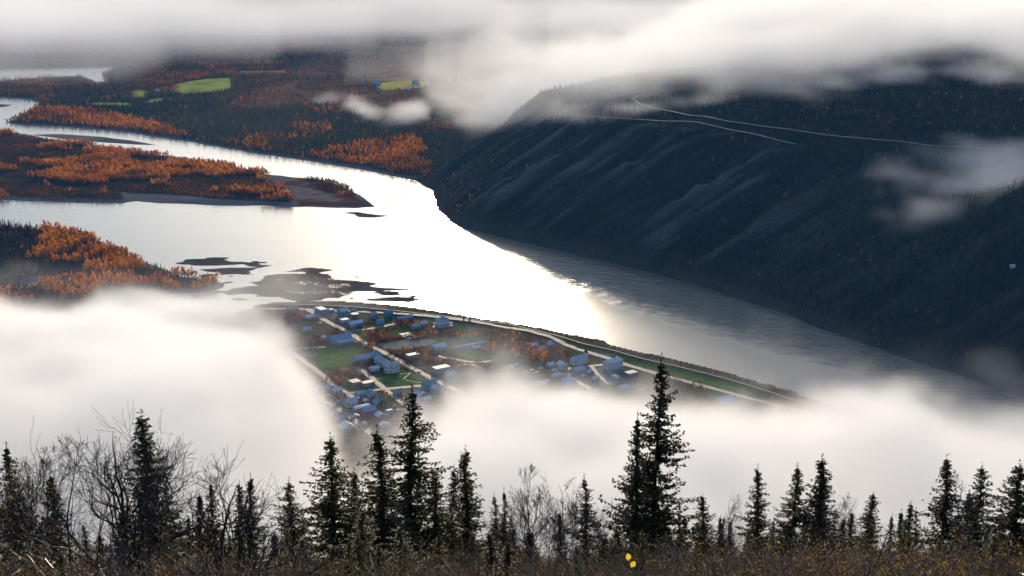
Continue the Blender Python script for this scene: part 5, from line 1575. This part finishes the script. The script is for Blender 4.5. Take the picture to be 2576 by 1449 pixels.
# two yellow leaves on a sapling close to the lens
sap = empty('yellow_leaf_sapling', (0, 0, 0)); tag(sap, 'thin sapling with bright yellow leaves at the bottom right of centre', 'sapling')
Xs, Ys, zs = At(1590, 1405, 9.0)
zg = float(ground_z(Xs, Ys)) - .1
sap.location = (Xs, Ys, zg)
_tv, _tf = tube([(0, 0, 0), (.02, .0, (zs - zg) * .5), (-.02, 0, zs - zg)], [.012, .008, .003], 4)
link('stem', fast_mesh('stem', _tv, _tf, [m_twig]), sap)
m_yellow = leaf_mat('yellow_leaves', [(0, (.6, .42, .02)), (1, (.75, .56, .03))], .5, attr='random')
_lv = [(0, 0, .05), (.028, .004, .02), (.03, .006, -.01), (0, .0, -.045), (-.03, .006, -.012), (-.026, .004, .02), (0, -.006, 0)]
_lf = [(0, 1, 6), (1, 2, 6), (2, 3, 6), (3, 4, 6), (4, 5, 6), (5, 0, 6)]
lf_me = bpy.data.meshes.new('leaf'); lf_me.from_pydata([(x * .62, y * .62, z * .62) for x, y, z in _lv], [], _lf); lf_me.materials.append(m_yellow)
for x, y in [(1581, 1402), (1592, 1420)]:
    q = At(x, y, 9.0)
    l = put('leaf', lf_me, sap, (q[0] - Xs, q[1] - Ys, q[2] - zg), rnd.uniform(-.4, .4)); l.rotation_euler[1] = rnd.uniform(-.6, .6)

# ------------------------------------------------------------------ undergrowth on the slope
def shrub_proto(seed, leafn, lm):
    rng = np.random.default_rng(seed)
    segs = []; leaves = []
    for s in range(12):
        d0 = np.array([rng.normal(0, .5), rng.normal(0, .5), 1.0]); d0 /= np.linalg.norm(d0)
        grow(rng, np.array([rng.normal(0, .18), rng.normal(0, .18), 0]), d0, rng.uniform(.35, .6), .012, 2, segs, leaves, .15, .5, leafn)
    top = max(p[2] for s in segs for p in s[0])
    parts = [tube(np.array(p) / top, np.maximum(r / top * .9, .0019), 3) + (0,) for p, r in segs]
    L = np.array(leaves) / top if leaves else np.zeros((1, 3))
    L = np.concatenate([L + rng.normal(0, .03 * q, L.shape) for q in range(4)])
    cv, cf = quad_cloud(L, rng.uniform(.004, .010, len(L)), rng)
    return proto('undergrowth_shrub', join(parts + [(cv, cf, 1)]), [m_twig, lm])
m_tan = leaf_mat('tan_glint_leaves', [(0, (.08, .05, .035)), (.5, (.27, .17, .11)), (1, (.52, .36, .25))], .4)  # tan-pink leaves: backlit highlights of wet twigs put into the colour
m_och2 = leaf_mat('ochre_shrub_leaves', [(0, (.08, .04, .016)), (.5, (.28, .14, .022)), (1, (.5, .30, .04))], .45)
m_olive = leaf_mat('olive_shrub_leaves', [(0, (.03, .03, .01)), (.5, (.08, .08, .02)), (1, (.20, .17, .04))], .4)
P_SHRUB = [shrub_proto(200 + k, .9, (m_och2, m_tan, m_olive)[k % 3]) for k in range(6)]
X, Y = jitter(-60, 60, 12, 110, 1.05)
k = (np.abs(X) < .42 * Y + 2) & (RNG.random(len(X)) < .85)
X, Y = pick(k, X, Y)
nn = NS1(X, Y, 9)
lim = (2.05 + .036 * Y) * np.where(X < -12, .95, 1.0)
S = np.minimum(lim, 4.6) * RNG.uniform(.5, 1.02, len(X)) * (1 + .12 * nn)
scatter('undergrowth', np.stack([X, Y], -1), ground_z(X, Y) - .1, S, np.clip(.45 + .3 * nn + RNG.normal(0, .2, len(X)), 0, 1), P_SHRUB, RNG.integers(0, 6, len(X)),
        'tangled brown leafless shrubs covering the near slope')

# ------------------------------------------------------------------ fog and low cloud: real volumes
def fog_mat(name, color=(1, 1, 1), aniso=0.35):
    m = bpy.data.materials.new(name); m.use_nodes = True
    nt = m.node_tree; nt.nodes.clear()
    out = nt.nodes.new('ShaderNodeOutputMaterial'); pv = nt.nodes.new('ShaderNodeVolumePrincipled')
    nt.links.new(pv.outputs[0], out.inputs['Volume'])
    pv.inputs['Color'].default_value = (*color, 1)
    pv.inputs['Density'].default_value = 1.0
    pv.inputs['Anisotropy'].default_value = aniso
    return m

def volume(name, lo, hi, cell, density, mat, label):
    """density(X, Y, Z, axes) on a voxel grid -> one fog object"""
    lo = np.array(lo, float); n = np.round((np.array(hi) - lo) / cell).astype(int); hi = lo + n * cell
    ax = [(lo[i] + (np.arange(n[i]) + .5) * cell).astype(np.float32) for i in range(3)]
    Z, Y, X = np.meshgrid(ax[2], ax[1], ax[0], indexing='ij')
    d = density(X, Y, Z, [ax[2], ax[1], ax[0]]).astype(np.float32)
    d[0] = 0; d[-1] = 0; d[:, 0] = 0; d[:, -1] = 0; d[:, :, 0] = 0; d[:, :, -1] = 0
    d[d < 1e-5] = 0
    me = bpy.data.meshes.new(name); me.vertices.add(d.size)
    a = me.attributes.new('dens', 'FLOAT', 'POINT'); a.data.foreach_set('value', d.ravel())
    o = link(name, me)
    ng = bpy.data.node_groups.new(name, 'GeometryNodeTree')
    ng.interface.new_socket('Geometry', in_out='INPUT', socket_type='NodeSocketGeometry')
    ng.interface.new_socket('Geometry', in_out='OUTPUT', socket_type='NodeSocketGeometry')
    N, L = ng.nodes, ng.links
    gi, go, vc = N.new('NodeGroupInput'), N.new('NodeGroupOutput'), N.new('GeometryNodeVolumeCube')
    vc.inputs['Min'].default_value = lo; vc.inputs['Max'].default_value = hi
    for i, k in enumerate('XYZ'): vc.inputs['Resolution ' + k].default_value = int(n[i])
    pos = N.new('GeometryNodeInputPosition')
    def vm(op, a, bb=None):
        q = N.new('ShaderNodeVectorMath'); q.operation = op; L.new(a, q.inputs[0])
        if bb is not None: q.inputs[1].default_value = bb
        return q
    v = vm('SUBTRACT', pos.outputs[0], lo).outputs[0]
    v = vm('DIVIDE', v, (cell,) * 3).outputs[0]
    v = vm('FLOOR', v).outputs[0]
    v = vm('MAXIMUM', v, (0, 0, 0)).outputs[0]
    v = vm('MINIMUM', v, tuple(n - 1.)).outputs[0]
    q = vm('DOT_PRODUCT', v, (1, float(n[0]), float(n[0] * n[1])))
    si = N.new('GeometryNodeSampleIndex'); si.data_type = 'FLOAT'; si.domain = 'POINT'
    na = N.new('GeometryNodeInputNamedAttribute'); na.data_type = 'FLOAT'; na.inputs[0].default_value = 'dens'
    L.new(gi.outputs[0], si.inputs[0]); L.new(na.outputs[0], si.inputs['Value']); L.new(q.outputs['Value'], si.inputs['Index'])
    L.new(si.outputs[0], vc.inputs['Density'])
    sm = N.new('GeometryNodeSetMaterial'); L.new(vc.outputs[0], sm.inputs[0]); sm.inputs['Material'].default_value = mat
    L.new(sm.outputs[0], go.inputs[0])
    md = o.modifiers.new('voxels', 'NODES'); md.node_group = ng
    return tag(o, label, kind='stuff')

def puff_field(X, Y, Z, puffs):
    f = np.zeros(X.shape, np.float32)
    for p in puffs:
        x, y, d, rx, ry, rz = p[:6]
        w = p[6] if len(p) > 6 else 1.0
        c = At(x, y, d)
        q = 1 - np.sqrt(((X - c[0]) / rx) ** 2 + ((Y - c[1]) / ry) ** 2 + ((Z - c[2]) / rz) ** 2)
        np.maximum(f, np.clip(q, 0, 1) * w, out=f)
    return f

FOG_EDGE = [(-300, 300), (0, 297), (60, 300), (95, 279), (130, 279), (170, 290), (215, 297), (255, 303), (278, 318), (300, 350), (318, 392), (335, 428), (352, 445), (405, 445),
            (430, 425), (450, 398), (480, 378), (520, 374), (560, 385), (640, 398), (720, 402), (790, 402), (850, 396), (940, 396), (1024, 392), (1400, 388)]

def sight(px, edge):
    return (np.interp(px, [e[0] for e in edge], [e[1] for e in edge]) + 80) / 1422

def near_fog(X, Y, Z, ax):
    n = noise_grid(ax, (80, 170, 150), np.random.default_rng(21), 6, 0.68)
    bl = noise_grid(ax, (90, 170, 170), np.random.default_rng(23), 4, 0.55, billow=True)
    n2 = noise_grid(ax, (200, 380, 380), np.random.default_rng(22), 2)
    px = X / Y * 1422 + 512
    px = px + 16 * n + 14 * n2
    k = sight(px, FOG_EDGE)
    T = np.clip((450 - (k + 0.010) * Y), -90, 135)
    soft = np.interp(px, [200, 270, 330, 430, 500], [26, 45, 60, 60, 40])
    n4 = noise_grid(ax, (30, 60, 55), np.random.default_rng(24), 3, 0.65)
    f = (T - Z) / soft + 0.95 * n + 0.3 * n2 + 0.4 * bl + 0.55 * n4 - 0.1
    d = np.clip(f, 0, 1.0) ** 1.5
    kv = sight(px, [(e[0] + (10 if 250 < e[0] < 330 else -12 if 420 < e[0] < 500 else 0), e[1] - (14 if e[0] > 340 else 6)) for e in FOG_EDGE])
    veil = np.clip((450 - kv * Y - Z) / 45 + 1.1 * n + 0.7 * n4 - 0.5, 0, 1) * 0.14
    d = np.maximum(d, veil)
    w = puff_field(X, Y, Z, [(1130, 862, 1445, 42, 60, 16, .42), (1165, 880, 1400, 45, 60, 14, .38), (700, 700, 1640, 45, 80, 26, .5), (740, 730, 1600, 60, 60, 22, .5),
                             (2520, 940, 1310, 60, 80, 34, .5), (2420, 1000, 1280, 70, 80, 30, .55), (2250, 1000, 1260, 60, 70, 26, .6), (2100, 990, 1290, 40, 60, 20, .45),
                             (2570, 880, 1400, 30, 60, 26, .5), (1010, 1110, 1180, 90, 60, 24, .5), (40, 700, 1560, 70, 70, 16, .25), (620, 745, 1580, 90, 60, 22, .5)])
    d2 = np.clip(w * 1.6 + 0.55 * n * (w > 0) - 0.12, 0, 1) * 0.3
    d = np.maximum(d, d2)
    mist = 0.045 * np.exp(-Z / 28) * np.clip(0.8 + 0.9 * n, 0, 2) * sstep(1780, 1650, Y) * (1 - sstep(250, 420, X - (1500 - Y) * .8))
    d = np.maximum(d, mist)
    d = d * sstep(560, 660, Y)
    return d * 0.024

HILL_EDGE = [(300, 45), (380, 52), (420, 80), (445, 108), (470, 122), (520, 126), (560, 122), (600, 113), (640, 99), (690, 98), (720, 106), (760, 88), (820, 74), (870, 64), (930, 50), (960, 50), (1024, 62), (1300, 70)]
def mid_fog(X, Y, Z, ax):
    n = noise_grid(ax, (60, 130, 150), np.random.default_rng(31), 5, 0.6)
    n2 = noise_grid(ax, (160, 300, 340), np.random.default_rng(32), 3)
    bl = noise_grid(ax, (80, 170, 170), np.random.default_rng(33), 4, 0.55, billow=True)
    px = X / Y * 1422 + 512
    base = 450 - sight(px, HILL_EDGE) * Y
    cap = np.minimum((Z - base - 8) / 55, (np.interp(px, [400, 620, 740, 1024], [235, 240, 310, 340]) - Z) / 50)
    cap = np.minimum(cap, (Y - np.interp(px, [430, 520, 640, 800, 1024], [2600, 2380, 2280, 2100, 1850])) / 200)
    cap = np.minimum(cap, (3450 - Y) / 250)
    cap = np.minimum(cap, (px - 375 - 40 * n2) / 150)
    cap = np.clip(cap + (0.8 + np.interp(px, [400, 560], [.5, 0])) * n + 0.3 * n2 + .3 * bl - .05, 0, 1) * (px > 335) * np.interp(px, [380, 440, 560], [.12, .32, 1])
    P = [(x, y, Hit(x, y)[1] - dy, rx, ry, rz, w) for x, y, dy, rx, ry, rz, w in
         [(2400, 470, 60, 140, 140, 32, .8), (2540, 465, 70, 140, 150, 42, .95), (2300, 430, 50, 110, 100, 26, .62), (2330, 520, 50, 80, 80, 26, .6), (2640, 450, 60, 110, 120, 36, 1),
          (2230, 480, 40, 70, 70, 20, .55), (2480, 400, 50, 120, 110, 30, .6), (2560, 380, 40, 80, 80, 18, .5), (2400, 360, 30, 70, 70, 14, .45),
          (1770, 250, 40, 90, 90, 36, .6),  (1980, 230, 40, 80, 80, 26, .6), (2100, 215, 40, 80, 80, 26, .6), (2240, 190, 40, 90, 80, 24, .6), (2330, 220, 40, 60, 60, 20, .5), (2500, 190, 40, 110, 90, 28, .7),
          (1180, 300, 60, 60, 90, 22, .7), (1300, 292, 50, 120, 100, 28, .62), (1440, 285, 50, 140, 100, 30, .6), (1580, 270, 50, 120, 100, 30, .55), (1130, 250, 60, 60, 90, 26, .7),
          (886, 243, 230, 42, 70, 34, .66), (905, 258, 220, 46, 70, 26, .72), (924, 276, 210, 46, 60, 24, .62), (1025, 285, 220, 70, 90, 26, .7), (1058, 276, 220, 60, 90, 32, .7), (1000, 294, 190, 60, 70, 18, .6), (1040, 262, 220, 50, 60, 22, .58), (845, 238, 200, 60, 70, 18, .55), (960, 200, 200, 110, 110, 26, .6)]]
    w = puff_field(X, Y, Z, P)
    n3 = noise_grid(ax, (34, 60, 70), np.random.default_rng(35), 3, 0.65)
    d = np.clip(w * 2.1 + (0.8 * n + 0.75 * n3) * (w > 0) - 0.6, 0, 1.0)
    return np.maximum(cap ** 1.4 * 0.0055, d * 0.012)

def far_fog(X, Y, Z, ax):
    n = noise_grid(ax, (170, 420, 480), np.random.default_rng(41), 5, 0.58)
    edge = np.interp(X, [-2500, -1300, -700, -300, 0, 400, 1500], [3700, 3800, 4100, 4300, 4250, 4150, 4100])
    f = (Y - edge) / 1900 + 0.45 * n
    top = (np.interp(X / Y, [-.4, -.1, 0, .12, .4], [215, 200, 190, 200, 200]) - Z) / 80 + 0.6 * n
    d = np.clip(np.minimum(np.minimum(f, top), (6300 - Y) / 600), 0, 1)
    P = [(955, 172, 4150, 120, 200, 24, .9), (1010, 160, 4250, 160, 250, 30), (960, 212, 3850, 55, 90, 15, .7), (890, 190, 4000, 90, 120, 14, .6), (1080, 175, 4000, 130, 200, 34),
         (880, 165, 4300, 160, 200, 20, .7), (60, 215, 3950, 260, 200, 34, .5), (0, 178, 4050, 500, 260, 60, 1.0), (170, 176, 4150, 320, 260, 50, .9), (190, 230, 3800, 160, 160, 26, .42)]
    w = puff_field(X, Y, Z, P)
    d = np.maximum(d, np.clip(w * 1.9 + 0.7 * n * (w > 0) - 0.4, 0, 1))
    mist = 0.46 * sstep(2750, 4000, Y) * np.exp(-Z / 80) * np.clip(1 + .6 * n, 0, 2)
    return np.maximum(d, mist) * 0.0021

m_fog = fog_mat('fog_droplets', (0.945, 0.943, 0.938), 0.3)
volume('valley_fog', (-640, 600, 1), (800, 1790, 190), 6.2, near_fog, m_fog, 'white fog bank lying over the near side of the town')
volume('hill_cloud', (-650, 1640, 10), (1500, 3620, 480), 12.0, mid_fog, m_fog, 'low cloud drifting along the western hill')
m_cloud = fog_mat('cloud_droplets', (0.972, 0.972, 0.972), 0.3)
volume('cloud_deck', (-4200, 2700, 1), (4200, 7400, 520), 36.0, far_fog, m_cloud, 'pale cloud deck closing off the far valley')

# thin blue air between the viewpoint and the far valley
hz = boxvf(-9000, 9000, -600, 13500, -6.5, 700)
m_air = bpy.data.materials.new('air'); m_air.use_nodes = True
_nt = m_air.node_tree; _nt.nodes.clear()
_o = _nt.nodes.new('ShaderNodeOutputMaterial'); _p = _nt.nodes.new('ShaderNodeVolumePrincipled'); _nt.links.new(_p.outputs[0], _o.inputs['Volume'])
_p.inputs['Color'].default_value = (0.14, 0.5, 1.0, 1); _p.inputs['Density'].default_value = 2.4e-5; _p.inputs['Anisotropy'].default_value = 0.0
tag(mesh_obj('haze', hz[0], hz[1], m_air), 'thin bluish air filling the valley', kind='stuff')
